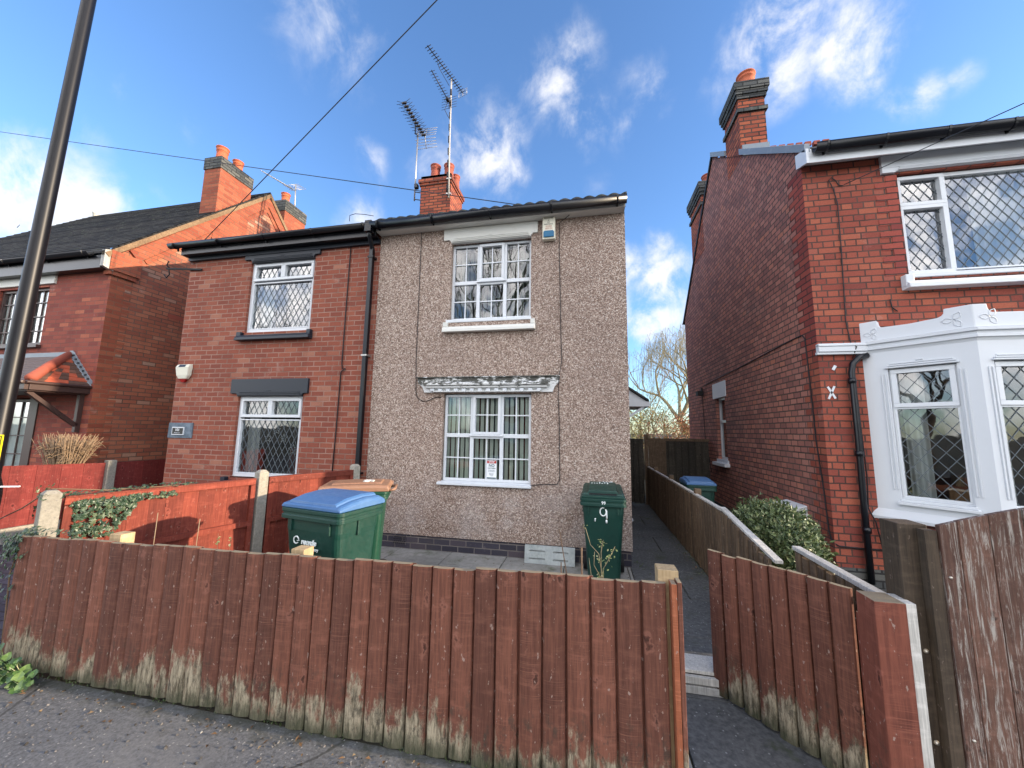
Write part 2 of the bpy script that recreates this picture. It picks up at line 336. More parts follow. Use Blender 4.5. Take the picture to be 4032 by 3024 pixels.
def wood(name, c, c2, pale=None, palemask=None, grain=1., bottom=None, rough=.75, peel=None, greybot=.36, knots=True):
    """stained board; grain runs along Z; 'rnd' shifts each board"""
    t = MT(name, rough=rough, spec=.25); p = t.obj(); r = t.rnd()
    off = t.n('ShaderNodeCombineXYZ'); t.L(t.math('MULTIPLY', r, 37.), off.inputs[0]); t.L(t.math('MULTIPLY', r, 11.), off.inputs[2])
    pv = t.n('ShaderNodeVectorMath', operation='ADD'); t.L(p, pv.inputs[0]); t.L(off.outputs[0], pv.inputs[1]); pv = pv.outputs[0]
    g = t.noise(t.mapv(pv, sc=(26, 26, 1.3)), 3.5, 7, .7, .35)
    g2 = t.noise(t.mapv(pv, sc=(3, 3, 9)), 3, 4, .6)
    col = t.mix(t.step(g, .3, .72), c, c2)
    col = t.mix(t.step(g2, .48, .8, 0, .30), col, tuple(min(1, x*1.9+.02) for x in c2))
    col = t.mix(.8, col, t.mix(r, (.66, .66, .66), (1.26, 1.20, 1.12)), 'MULTIPLY')
    blot = t.noise(pv, 5, 5, .6)
    col = t.mix(t.step(blot, .5, .75, 0, .4), col, tuple(x*.45 for x in c))
    h = g
    if knots:
        kn = t.vor(t.mapv(t.mix(.08, pv, t.noise(pv, 20, 3, out='Color'), 'ADD'), sc=(9, 9, 3.6)), 1.0)
        col = t.mix(t.step(kn, .13, .04, 0, .8), col, tuple(x*.35 for x in c))
        ring = t.math('MULTIPLY', t.step(kn, .09, .13), t.step(kn, .20, .14), clamp=True)
        col = t.mix(t.math('MULTIPLY', ring, .25), col, tuple(min(1, x*1.8+.03) for x in c2))
        scr = t.noise(t.mapv(pv, sc=(10, 10, 5), rot=(.5, .6, .3)), 6, 3, .5)
        col = t.mix(t.step(scr, .665, .71, 0, .7 if bottom else .3), col, (.34, .26, .22))
    if bottom:
        w = t.pos(); z = t.n('ShaderNodeSeparateXYZ'); t.L(w, z.inputs[0])
        nb = t.noise(t.mapv(pv, sc=(10, 10, 4)), 1.5, 8, .74)
        saw = t.noise(t.mapv(pv, sc=(1.2, 1.2, 60)), 3, 3, .6)
        col = t.mix(t.math('MULTIPLY', t.math('MULTIPLY', t.step(saw, .5, .72), t.step(blot, .45, .65)), .38), col, tuple(min(1, x*1.75+.02) for x in c2))
        nb1 = t.noise(t.mapv(w, sc=(1, 1, .6)), 1.1, 3)
        k = t.math('ADD', t.math('MULTIPLY_ADD', z.outputs[2], -1.5/greybot*.5, .88), t.math('MULTIPLY_ADD', nb, 1.6, -.95))
        k = t.math('ADD', k, t.math('MULTIPLY', t.math('SUBTRACT', r, .5), .28))
        k = t.math('ADD', k, t.math('MULTIPLY', t.math('SUBTRACT', nb1, .5), .8))
        gcol = t.mix(t.step(t.noise(t.mapv(pv, sc=(20, 20, 3)), 2.4, 8, .8), .36, .62), (.055, .048, .03), tuple(x*1.2 for x in bottom))
        col = t.mix(t.step(k, .30, .52, 0, .92), col, gcol)
        k2 = t.math('MULTIPLY_ADD', z.outputs[2], -5., t.math('MULTIPLY_ADD', nb, 1.0, .35))
        col = t.mix(t.step(k2, .25, .75, 0, .8), col, (.035, .042, .022))
        # dark damp blotches in the worn band
        db = t.noise(t.mapv(pv, sc=(8, 8, 5)), 3, 5, .7)
        dm = t.math('MULTIPLY', t.step(db, .52, .66), t.step(z.outputs[2], .45, .15), clamp=True)
        col = t.mix(t.math('MULTIPLY', dm, .7), col, (.045, .04, .03))
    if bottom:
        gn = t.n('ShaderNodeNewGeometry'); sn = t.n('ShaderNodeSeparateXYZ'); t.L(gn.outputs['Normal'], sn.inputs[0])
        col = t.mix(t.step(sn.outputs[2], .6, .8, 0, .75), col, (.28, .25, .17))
    if peel:
        pk = t.noise(t.mapv(pv, sc=(20, 20, 1.3)), 2.6, 9, .80, 1.0)
        col = t.mix(t.step(pk, .50, .61, 0, .85), col, peel)
        h = pk
    return t.done(col, t.bump(h, .45, .004))
M['fence_red'] = wood('red-brown stained fence board', (.098, .039, .027), (.185, .075, .050), bottom=(.33, .285, .20))
M['fence_orange'] = wood('orange stained fence board', (.145, .028, .019), (.225, .052, .032), knots=True)
M['fence_maroon'] = wood('maroon painted fence board', (.12, .018, .018), (.18, .034, .030))
M['fence_maroon_dark'] = wood('old brown fence board', (.06, .045, .035), (.15, .11, .08))
M['gate_peel'] = wood('brown gate board with flaking paint', (.075, .040, .030), (.135, .072, .054), peel=(.38, .355, .315))
M['post_brown'] = wood('mossy brown timber post', (.06, .045, .032), (.11, .08, .055))
M['post_red'] = wood('red stained timber post', (.13, .042, .029), (.21, .070, .046), bottom=(.22, .16, .09), greybot=.12)
M['trim_orange'] = wood('orange stained timber trim', (.34, .10, .045), (.46, .16, .08), bottom=(.42, .33, .2))
M['raw_wood'] = wood('raw cut timber', (.32, .23, .13), (.46, .35, .21), knots=False)
M['grey_wood'] = wood('silvered timber', (.30, .30, .29), (.55, .55, .53), knots=False)
M['side_fence'] = wood('grey-brown weathered fence', (.075, .05, .033), (.16, .115, .075))
M['dark_fence'] = wood('dark creosoted fence', (.03, .028, .024), (.06, .055, .045))

def concrete(name, c, c2, sc=18, spots=None, moss=None, rough=.9, big=.8):
    t = MT(name, rough=rough, spec=.2); p = t.pos()
    n = t.noise(p, sc, 8, .7); b = t.noise(p, big, 6, .6)
    col = t.mix(t.step(n, .3, .7), c, c2)
    col = t.mix(t.step(b, .4, .7, 0, .5), col, tuple(x*.5 for x in c))
    if spots:
        v = t.vor(p, 55, out='Distance'); vc = t.vor(p, 55, out='Color'); q = t.n('ShaderNodeSeparateColor'); t.L(vc, q.inputs[0])
        mk = t.math('MULTIPLY', t.step(v, .34, .24), t.step(q.outputs[0], .86, .93), clamp=True)
        col = t.mix(mk, col, spots)
    if moss:
        mm = t.noise(p, 2.6, 8, .7); col = t.mix(t.step(mm, .54, .68, 0, .7), col, moss)
    return t.done(col, t.bump(n, .5, .006))
def asphalt():
    t = MT('worn asphalt', rough=.9, spec=.2); p = t.pos()
    n = t.noise(p, 55, 6, .75); b = t.noise(p, 1.1, 7, .65); b2 = t.noise(t.mapv(p, loc=(5, 3, 0)), 4.5, 6, .7)
    col = t.mix(t.step(n, .3, .7), (.075, .077, .080), (.175, .178, .182))
    col = t.mix(t.step(b, .50, .68, 0, .5), col, (.20, .195, .185)); col = t.mix(t.step(b2, .55, .75, 0, .55), col, (.045, .043, .040))
    wv_ = t.mix(.12, p, t.noise(p, 3, 5, out='Color'), 'ADD'); e = t.vor(wv_, .62, 'DISTANCE_TO_EDGE')
    col = t.mix(t.step(e, .008, .002, 0, .6), col, (.022, .022, .02))
    y = t.n('ShaderNodeSeparateXYZ'); t.L(p, y.inputs[0]); ed = t.math('MULTIPLY_ADD', t.noise(p, 6, 6, .7), .5, y.outputs[1])
    col = t.mix(t.step(ed, 2.10, 2.28, 0, .75), col, (.045, .046, .028))
    sp = t.vor(p, 70, out='Distance'); sc = t.vor(p, 70, out='Color'); q = t.n('ShaderNodeSeparateColor'); t.L(sc, q.inputs[0])
    col = t.mix(t.math('MULTIPLY', t.step(sp, .36, .26), t.step(q.outputs[0], .9, .95), clamp=True), col, (.30, .29, .27))
    return t.done(col, t.bump(n, .6, .006))
M['asphalt'] = asphalt()
M['path'] = concrete('dark concrete path', (.065, .067, .068), (.135, .137, .138), 30, (.24, .24, .24), (.05, .06, .03))
M['slab'] = concrete('grey paving slab', (.24, .235, .215), (.36, .355, .33), 12, None, (.085, .10, .05))
M['concrete_post'] = concrete('pale concrete', (.25, .235, .195), (.38, .355, .30), 40, (.2, .19, .17), None)
M['earth'] = concrete('earth', (.05, .045, .03), (.09, .08, .05), 8, None, (.04, .06, .02))
M['road'] = concrete('road tarmac', (.05, .052, .056), (.08, .082, .088), 40)
M['drain_slab'] = concrete('slotted concrete panel', (.36, .40, .40), (.50, .54, .53), 22, None, (.16, .19, .15))
M['slate_plate'] = concrete('slate plate', (.10, .13, .16), (.20, .25, .30), 9)

def pavers():
    t = MT('blue-grey block paving', rough=.6); b = t.n('ShaderNodeTexBrick'); t.L(t.uv(), b.inputs['Vector'])
    b.inputs['Color1'].default_value = (.045, .05, .065, 1); b.inputs['Color2'].default_value = (.085, .09, .11, 1); b.inputs['Mortar'].default_value = (.02, .02, .022, 1)
    b.inputs['Scale'].default_value = 1; b.inputs['Brick Width'].default_value = .2; b.inputs['Row Height'].default_value = .1; b.inputs['Mortar Size'].default_value = .006
    return t.done(b.outputs['Color'], t.bump(t.math('SUBTRACT', 1., b.outputs['Fac']), .6, .006))
M['pavers'] = pavers()

def plastic(name, c, rough=.42, fade=None):
    t = MT(name, rough=rough, spec=.45); p = t.obj(); n = t.noise(p, 4, 6, .6); n2 = t.noise(p, 30, 4, .6)
    col = t.mix(t.step(n, .4, .8, 0, .45), c, fade or tuple(min(1, x*1.7+.02) for x in c))
    col = t.mix(t.step(n2, .55, .8, 0, .25), col, tuple(x*.5 for x in c))
    return t.done(col, t.bump(n2, .12, .002), t.step(n2, .2, .9, rough-.08, rough+.18))
M['bin_green'] = plastic('dark green bin plastic', (.005, .038, .028), .45, (.012, .06, .045))
M['bin_green2'] = plastic('mid green bin plastic', (.005, .05, .028), .45, (.014, .075, .045))
M['lid_blue'] = plastic('blue lid plastic', (.055, .14, .31), .45, (.13, .23, .38))
M['lid_brown'] = plastic('brown lid plastic', (.26, .135, .08), .5, (.33, .22, .16))
M['rubber'] = MT('black rubber', rough=.7, col=(.015, .015, .016)).m
M['white_letter'] = paint('white lettering', (.75, .8, .78), .6, .5, (.3, .4, .36), 30)
M['cream_box'] = paint('cream alarm box', (.70, .68, .56), .45, .1)
M['blue_lens'] = MT('blue lens', rough=.3, col=(.012, .12, .24)).m
M['red_lens'] = MT('red lens', rough=.3, col=(.30, .012, .01)).m
M['solar'] = MT('solar panel', rough=.25, col=(.03, .035, .05)).m
M['letter_dark'] = MT('dark lettering', rough=.6, col=(.10, .09, .08)).m
M['letter_red'] = MT('faded red lettering', rough=.6, col=(.45, .22, .16)).m
M['paper'] = MT('white poster', rough=.5, col=(.75, .78, .80)).m
M['poster_red'] = MT('poster red band', rough=.5, col=(.40, .03, .025)).m
M['poster_blue'] = MT('poster dark print', rough=.5, col=(.05, .10, .12)).m
M['yellow_sign'] = MT('yellow sign', rough=.35, col=(.85, .68, .01)).m
M['lamp_black'] = MT('black column paint', rough=.4, spec=.3, col=(.004, .004, .006)).m
M['lead_came'] = MT('grey lead strip', rough=.45, col=(.10, .12, .135)).m
M['bolt'] = MT('zinc bolt', rough=.35, metal=.8, col=(.55, .5, .42)).m

def cloth(name, c, c2, sc=30, trans=.2):
    t = MT(name, rough=.9, spec=.1); p = t.pos(); n = t.noise(t.mapv(p, sc=(1, 1, .08)), sc, 3)
    return t.done(t.mix(n, c, c2), t.bump(n, .5, .01))
M['blind_cream'] = cloth('cream blind fabric', (.66, .72, .64), (.80, .84, .76))
M['blind_dim'] = cloth('shade-dimmed cream blind fabric', (.16, .18, .16), (.26, .28, .25))  # darker copy of the cream cloth; upstairs dimness put into its colour
M['curtain_red'] = cloth('dark red curtain', (.08, .015, .015), (.16, .03, .025))
M['net'] = cloth('net curtain', (.72, .76, .76), (.85, .88, .86), 60)
M['curtain_grey'] = cloth('pale curtain', (.42, .45, .47), (.62, .64, .64), 40)
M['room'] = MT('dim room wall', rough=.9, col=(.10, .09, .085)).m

def glass(name='window glass', base=.16):
    t = MT(name); t.t.nodes.remove(t.b)
    tr = t.n('ShaderNodeBsdfTransparent'); tr.inputs[0].default_value = (.86, .9, .88, 1)
    gl = t.n('ShaderNodeBsdfGlossy'); gl.inputs['Roughness'].default_value = .012; gl.inputs[0].default_value = (.95, .97, 1, 1)
    fr = t.n('ShaderNodeFresnel'); fr.inputs[0].default_value = 1.52
    nb = t.noise(t.pos(), 2.2, 2); bn = t.bump(nb, .05, .05); t.L(bn, gl.inputs['Normal'])
    f = t.math('MULTIPLY_ADD', fr.outputs[0], 1.9, base, clamp=True)
    mx = t.n('ShaderNodeMixShader'); t.L(f, mx.inputs[0]); t.L(tr.outputs[0], mx.inputs[1]); t.L(gl.outputs[0], mx.inputs[2])
    t.L(mx.outputs[0], t.o.inputs[0]); return t.m
M['glass'] = glass('clear window glass', .03)
M['glass_bright'] = glass('coated window glass', .10)

def leaf(name, a, b, c=None, rough=.45):
    t = MT(name, rough=rough, spec=.4); r = t.rnd()
    st = [(0, a), (.7, b)] + ([(1, c)] if c else [(1, b)])
    col = t.ramp(r, st)
    t.b.inputs['Subsurface Weight'].default_value = 0
    return t.done(col)
M['verge'] = concrete('tan verge mortar', (.16, .10, .06), (.32, .22, .13), 30)
M['laurel'] = leaf('glossy shrub leaf', (.04, .065, .025), (.13, .17, .065), (.32, .34, .18), .4)
M['ivy'] = leaf('ivy leaf', (.018, .04, .022), (.05, .085, .045), (.13, .16, .09), .4)
M['mallow'] = leaf('bright weed leaf', (.025, .06, .018), (.06, .125, .035), (.13, .20, .06))
M['weed'] = leaf('small weed leaf', (.10, .15, .05), (.24, .28, .12), (.34, .34, .2))
M['rust_leaf'] = leaf('russet leaf', (.30, .10, .04), (.42, .17, .07))
M['twig'] = paint('brown twig', (.16, .10, .06), .8, .4, (.28, .2, .12))
M['golden_twig'] = paint('golden willow twig', (.20, .17, .10), .8, .4, (.28, .24, .14))
M['straw_twig'] = paint('straw coloured stem', (.26, .18, .11), .8, .4, (.17, .11, .06))
M['bark'] = paint('dark bark', (.06, .048, .038), .9, .5, (.11, .09, .07), 12)
M['gold_leaf'] = leaf('olive willow leaf', (.16, .17, .05), (.32, .30, .10), (.45, .40, .16))
M['moss'] = leaf('moss tuft', (.03, .05, .015), (.07, .10, .03))

# ------------------------------------------------------------------ text
def text_mesh(body, size, M4, mat, parent, name='lettering', depth=.001, align='CENTER', bold=0.):
    cu = bpy.data.curves.new('txt', 'FONT'); cu.body = body; cu.size = size; cu.extrude = depth; cu.align_x = align; cu.align_y = 'CENTER'; cu.offset = bold; cu.resolution_u = 3
    tmp = bpy.data.objects.new('txt', cu); COL.objects.link(tmp)
    me = bpy.data.meshes.new_from_object(tmp); COL.objects.unlink(tmp); bpy.data.objects.remove(tmp)
    o = Vector(parent['_o']) if '_o' in parent else Vector((0, 0, 0))
    me.transform(Matrix.Translation(-o) @ M4); me.materials.clear(); me.materials.append(mat)
    ob = bpy.data.objects.new(name, me); COL.objects.link(ob); ob.parent = parent; ob['_o'] = tuple(o)
    return ob
def face_front(x, y, z, rz=0):      # text lying in XZ plane facing -Y
    return Matrix.Translation((x, y, z)) @ Matrix.Rotation(rz, 4, 'Z') @ Matrix.Rotation(R(90), 4, 'X')

# ------------------------------------------------------------------ wall with openings
def front_wall(mb, x0, x1, z0, z1, y, holes, depth):
    """face towards -Y at y; reveals run back to y+depth"""
    xs = sorted({x0, x1, *[h[0] for h in holes], *[h[1] for h in holes]}); zs = sorted({z0, z1, *[h[2] for h in holes], *[h[3] for h in holes]})
    for i in range(len(xs)-1):
        for j in range(len(zs)-1):
            cx, cz = (xs[i]+xs[i+1])/2, (zs[j]+zs[j+1])/2
            if any(h[0] < cx < h[1] and h[2] < cz < h[3] for h in holes): continue
            mb.add([(xs[i], y, zs[j]), (xs[i+1], y, zs[j]), (xs[i+1], y, zs[j+1]), (xs[i], y, zs[j+1])], [(0, 1, 2, 3)], 0)
    for a, b, c, d in holes:
        e = y+depth
        mb.add([(a, y, c), (a, e, c), (a, e, d), (a, y, d)], [(3, 2, 1, 0)], 0)
        mb.add([(b, y, c), (b, e, c), (b, e, d), (b, y, d)], [(0, 1, 2, 3)], 0)
        mb.add([(a, y, d), (b, y, d), (b, e, d), (a, e, d)], [(0, 1, 2, 3)], 0)
        mb.add([(a, y, c), (b, y, c), (b, e, c), (a, e, c)], [(3, 2, 1, 0)], 0)

class PL:      # placing frame for windows: origin, u (right), n (outward); w = up
    def __init__(s, o, u, n): s.o = Vector(o); s.u = Vector(u).normalized(); s.n = Vector(n).normalized()
    def p(s, a, z, d=0): return s.o+s.u*a+Vector((0, 0, z))+s.n*d
    def box(s, mb, a0, a1, z0, z1, d0, d1, rnd=None):
        c = s.p((a0+a1)/2, (z0+z1)/2, (d0+d1)/2); mb.obox(c, s.u, s.n, (0, 0, 1), (a1-a0)/2, abs(d1-d0)/2, (z1-z0)/2, rnd)
    def frame(s, mb, a0, a1, z0, z1, w, d0, d1):
        s.box(mb, a0, a1, z1-w, z1, d0, d1); s.box(mb, a0, a1, z0, z0+w, d0, d1)
        s.box(mb, a0, a0+w, z0+w, z1-w, d0, d1); s.box(mb, a1-w, a1, z0+w, z1-w, d0, d1)
    def quad(s, mb, a0, a1, z0, z1, d):
        mb.add([s.p(a0, z0, d), s.p(a1, z0, d), s.p(a1, z1, d), s.p(a0, z1, d)], [(0, 1, 2, 3)])
def front(y): return PL((0, y, 0), (1, 0, 0), (0, -1, 0))

def leadlines(pl, mb, a0, a1, z0, z1, dx, dz, d, w=.006):
    k = dz/dx
    for sgn in (1, -1):
        c = -20
        n0 = int((-(a1-a0)*k-dz)/dz)-1; n1 = int(((z1-z0)+(a1-a0)*k)/dz)+2
        for i in range(n0, n1):
            # line z = sgn*k*(a-a0) + i*dz + z0
            f = lambda a: sgn*k*(a-a0)+i*dz+z0+dz*.35
            pts = []
            lo, hi = a0, a1
            # clip
            za, zb = f(lo), f(hi)
            if sgn > 0:
                if zb < z0 or za > z1: continue
                if za < z0: lo = a0+(z0-za)/k
                if zb > z1: hi = a1-(zb-z1)/k
            else:
                if za < z0 or zb > z1: continue
                if za > z1: lo = a0+(za-z1)/k
                if zb < z0: hi = a1-(z0-zb)/k
            if hi-lo < .004: continue
            A = pl.p(lo, f(lo), d); B = pl.p(hi, f(hi), d)
            mb.bar(A, B, w, .003, up=pl.n) if False else mb.bar(A, B, .003, w, up=pl.n.cross((B-A)).normalized())

def leaded_window(par, pl, a0, a1, z0, z1, lights, d0=-.07, d1=-.01, fw=.05, dx=.11, dz=.18, fmat='white_upvc', name='window', gl='glass', cames=True, cw=.006):
    """lights: list of (a0,a1,z0,z1,opening)"""
    mb = MB(); pl.frame(mb, a0, a1, z0, z1, fw, d0, d1)
    for (p, q, r, s, op) in lights:
        w = .045 if op else .02
        pl.frame(mb, p, q, r, s, w, d0, d1+(.018 if op else .004))
    W_ = mb.build(name, M[fmat], par, bevel=.004)
    gb = MB(); lb = MB()
    for (p, q, r, s, op) in lights:
        w = .045 if op else .02
        pl.quad(gb, p+w-.002, q-w+.002, r+w-.002, s-w+.002, d0+.03)
        if cames: leadlines(pl, lb, p+w, q-w, r+w, s-w, dx, dz, d0+.034, cw)
    gb.build('pane', M[gl], W_)
    if cames: lb.build('lead_lattice', M['lead_came'], W_)
    return W_

def georgian(par, X0, X1, Z0, Z1, m1, m2, tr, Y, proud_rows):
    pl = front(Y); mb = MB()
    pl.frame(mb, X0, X1, Z0, Z1, .035, -.05, .0)
    for mx in (m1, m2): pl.box(mb, mx-.025, mx+.025, Z0+.035, Z1-.035, -.05, .002)
    pl.box(mb, X0+.035, m1-.025, tr-.03, tr+.025, -.05, .001); pl.box(mb, m2+.025, X1-.035, tr-.03, tr+.025, -.05, .001)
    pl.box(mb, m1+.025, m2-.025, tr-.045, tr+.0, -.05, .004)
    # drip bar under the middle casement
    pl.box(mb, m1-.02, m2+.02, tr-.012, tr+.008, .004, .035)
    W_ = mb.build('window', M['white_upvc'], par, bevel=.004)
    cs = MB(); pl.frame(cs, m1+.012, m2-.012, tr+.01, Z1-.012, .04, -.03, .024); cs.build('casement', M['white_upvc'], W_, bevel=.004)
    gb = MB(); bb = MB()
    bays = [(X0+.035, m1-.025), (m1+.05, m2-.05), (m2+.025, X1-.035)]
    for i, (a, b) in enumerate(bays):
        for j, (c, d) in enumerate(((Z0+.035, tr-.03), (tr+.025, Z1-.035))):
            if i == 1: (a, b) = (m1+.025, m2-.025) if j == 0 else (m1+.05, m2-.05)
            if i == 1: (c, d) = (Z0+.035, tr-.045) if j == 0 else (tr+.05, Z1-.05)
            pl.quad(gb, a-.004, b+.004, c-.004, d+.004, -.028)
            dd = .0
            pl.box(bb, (a+b)/2-.008, (a+b)/2+.008, c, d, -.024, -.014+dd)
            pl.box(bb, a, b, (c+d)/2-.008, (c+d)/2+.008, -.023, -.012+dd)
    gb.build('pane', M['glass'], W_); bb.build('glazing_bar', M['white_upvc'], W_)
    return W_

def quoins(mb, edge, sgn, axis, const, z0, z1, w1, w2, out, row=.079, grp=1):
    z = z0; i = 0
    while z < z1-.01:
        w = w1 if (i//grp) % 2 else w2; zz = min(z+row, z1)
        a, b = sorted((edge, edge+sgn*w))
        if axis == 'y': mb.box(a, b, *sorted((const, const+out)), z, zz, 0)
        else: mb.box(*sorted((const, const+out)), a, b, z, zz, 0)
        z = zz; i += 1

def chimney(par, x0, x1, y0, y1, zb, zt, bands, pots, mat='brick_chim', capm='brick_cap', potm='terracotta', potr=.12, poth=.36):
    mb = MB(); mb.box(x0, x1, y0, y1, zb, zt-.002); C = mb.build('chimney', M[mat], par)
    cb = MB()
    for (a, b, o, mm) in bands:
        if mm == 'cap': cb.box(x0-o, x1+o, y0-o, y1+o, a, b)
    if cb.v: cb.build('chimney_cap', M[capm], C)
    ob = MB()
    for (a, b, o, mm) in bands:
        if mm != 'cap': ob.box(x0-o, x1+o, y0-o, y1+o, a, b)
    if ob.v: ob.build('corbel', M[mat], C)
    for (px, py, s) in pots:
        r = potr*s; h = poth*s; z = zt; p = MB()
        p.lathe(px, py, [(r*1.02, z-.03), (r*.95, z), (r*.86, z+h*.5), (r*.84, z+h*.72), (r*.95, z+h*.75), (r*.95, z+h*.79), (r*.86, z+h*.82), (r*.9, z+h*.93), (r*1.04, z+h*.96), (r*1.04, z+h), (r*.85, z+h), (r*.75, z+h*.6), (0.001, z+h*.6)], 18)
        p.build('chimney_pot', M[potm], C)
    return C

def gutter(par, x0, x1, yb, zt, r=.058, mat='black_paint', brk=.9, z1=None, deep=1.2):
    """half round gutter hung in front of fascia at yb, open upward"""
    n = 9; z1 = zt if z1 is None else z1
    ring = lambda x, rad, z: [(x, yb-r-rad*math.cos(math.pi*i/n), z-rad*deep*math.sin(math.pi*i/n)) for i in range(n+1)]
    def prof(x, z, o=0):
        out = ring(x, r+o, z); inn = ring(x, r-.006, z)[::-1]; return out+inn
    mb = MB(); mb.loft([prof(x0, zt), prof(x1, z1)], smooth=True)
    G_ = mb.build('gutter', M[mat], par)
    k = int((x1-x0)/brk)
    for i in range(k+1):
        b = MB()
        xx = x0+.12+i*(x1-x0-.24)/max(1, k); zz = zt+(z1-zt)*(xx-x0)/(x1-x0)
        b.loft([prof(xx-.012, zz, .008), prof(xx+.012, zz, .008)])
        b.box(xx-.01, xx+.01, yb-.02, yb, zz-.10, zz-.0)
        b.build('gutter_bracket', M[mat], G_)
    return G_

# ------------------------------------------------------------------ ground
def sheet(name, x0, x1, y0, y1, z, mat):
    mb = MB(); mb.add([(x0, y0, z), (x1, y0, z), (x1, y1, z), (x0, y1, z)], [(0, 1, 2, 3)]); return struct(mb.build(name, mat))
sheet('ground', -600, 600, -600, 600, -.016, M['earth'])
sheet('pavement', -60, 60, -1.6, 1.98, 0, M['asphalt'])
sheet('road', -60, 60, -9, -1.72, -.11, M['road']) if False else None
mb = MB(); mb.add([(-60, -8.0, -.008), (60, -8.0, -.008), (60, -1.75, -.008), (-60, -1.75, -.008)], [(0, 1, 2, 3)]); struct(mb.build('road', M['road']))
mb = MB(); mb.box(-60, 60, -1.75, -1.6, -.3, .004); struct(mb.build('kerb', M['concrete_post']))
# front garden of the rendered house: slabs
def slabs(name, x0, x1, y0, y1, sx, sy, mat, gap=.010, zt=.004, h=.05, jit=.003):
    mb = MB(); y = y0; row = 0
    while y < y1-.05:
        x = x0-(sx*.45 if row % 2 else 0)
        while x < x1-.02:
            a, b = max(x, x0)+gap/2, min(x+sx, x1)-gap/2; c, d = y+gap/2, min(y+sy, y1)-gap/2
            if b-a > .03: mb.box(a, b, c, d, zt-h, zt+random.uniform(-jit, jit))
            x += sx
        y += sy; row += 1
    return struct(mb.build(name, mat, bevel=.004))
slabs('patio', -4.1, .5, 2.10, 5.0, .76, .60, M['slab'], zt=0)
slabs('path', .5, 1.36, 1.985, 9.3, .9, .75, M['path'], zt=.002, gap=.012)
mb = MB(); mb.add([(-8, 1.99, .012), (-4.03, 1.99, .012), (-3.12, 5, .012), (-8, 5, .012)], [(0, 1, 2, 3)]); struct(mb.build('block_paving', M['pavers']))
mb = MB(); mb.add([(1.45, 1.99, .001), (9, 1.99, .001), (9, 9.3, .001), (1.45, 9.3, .001)], [(0, 1, 2, 3)]); struct(mb.build('side_yard', M['path']))

# ------------------------------------------------------------------ house 99 (pebbledash)
H = thing('rendered_house', 'pebbledashed house with white georgian windows and black gutter', 'house', (-1.3, 5, 0))
YF = 4.985
h_up = (-1.98, -.77, 3.22, 4.44); h_lo = (-2.02, -.75, .93, 2.16)
mb = MB(); front_wall(mb, -3.17, .53, .19, 4.70, YF, [h_up, h_lo], .10)
mb.add([(.53, YF, .19), (.53, 12, .19), (.53, 12, 4.9), (.53, 8.5, 7.0), (.53, YF, 4.9)], [(0, 1, 2, 3, 4)], 0)
mb.add([(-3.17, 12, 0), (.53, 12, 0), (.53, 12, 4.9), (-3.17, 12, 4.9)], [(3, 2, 1, 0)], 0)
# bell-cast bottom edge
mb.add([(-3.17, YF, .19), (.53, YF, .19), (.53, YF+.03, .18), (-3.17, YF+.03, .18)], [(3, 2, 1, 0)], 0)
mb.build('wall', M['pebble'], H)
mb = MB(); mb.box(-3.17, .515, 5.0, 5.1, -.05, .215, 0); mb.box(.415, .515, 5.1, 12, -.05, .215, 0); mb.build('plinth', M['brick_blue'], H)
# dark rooms behind the windows
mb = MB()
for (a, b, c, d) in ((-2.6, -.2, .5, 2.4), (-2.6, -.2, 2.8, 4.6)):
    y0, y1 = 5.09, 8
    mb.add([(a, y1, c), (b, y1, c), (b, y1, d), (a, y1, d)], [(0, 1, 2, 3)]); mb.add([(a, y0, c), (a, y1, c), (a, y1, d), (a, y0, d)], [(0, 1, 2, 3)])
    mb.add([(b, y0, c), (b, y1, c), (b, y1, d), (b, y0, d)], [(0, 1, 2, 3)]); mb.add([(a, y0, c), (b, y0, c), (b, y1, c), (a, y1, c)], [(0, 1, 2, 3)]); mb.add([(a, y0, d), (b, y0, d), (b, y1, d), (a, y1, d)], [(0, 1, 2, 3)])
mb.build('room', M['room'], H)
mb = MB()
for (a, b, c, d) in (h_up, h_lo):      # blanking round the frames
    pass
W1 = georgian(H, -1.98, -.77, 3.25, 4.425, -1.57, -1.165, 3.83, 5.055, None)
W2 = georgian(H, -2.01, -.755, .945, 2.15, -1.60, -1.17, 1.575, 5.035, None)
mb = MB(); mb.box(-2.03, -.76, 4.975, 5.07, 3.205, 3.25); mb.build('window_board', M['white_upvc'], W1, bevel=.006)
mb = MB(); mb.prism([(-2.06, 4.93, .895), (-2.06, 5.05, .895), (-2.06, 5.05, .945), (-2.06, 4.93, .925)], (1.32, 0, 0)); mb.build('sill', M['white_upvc'], W2, bevel=.005)
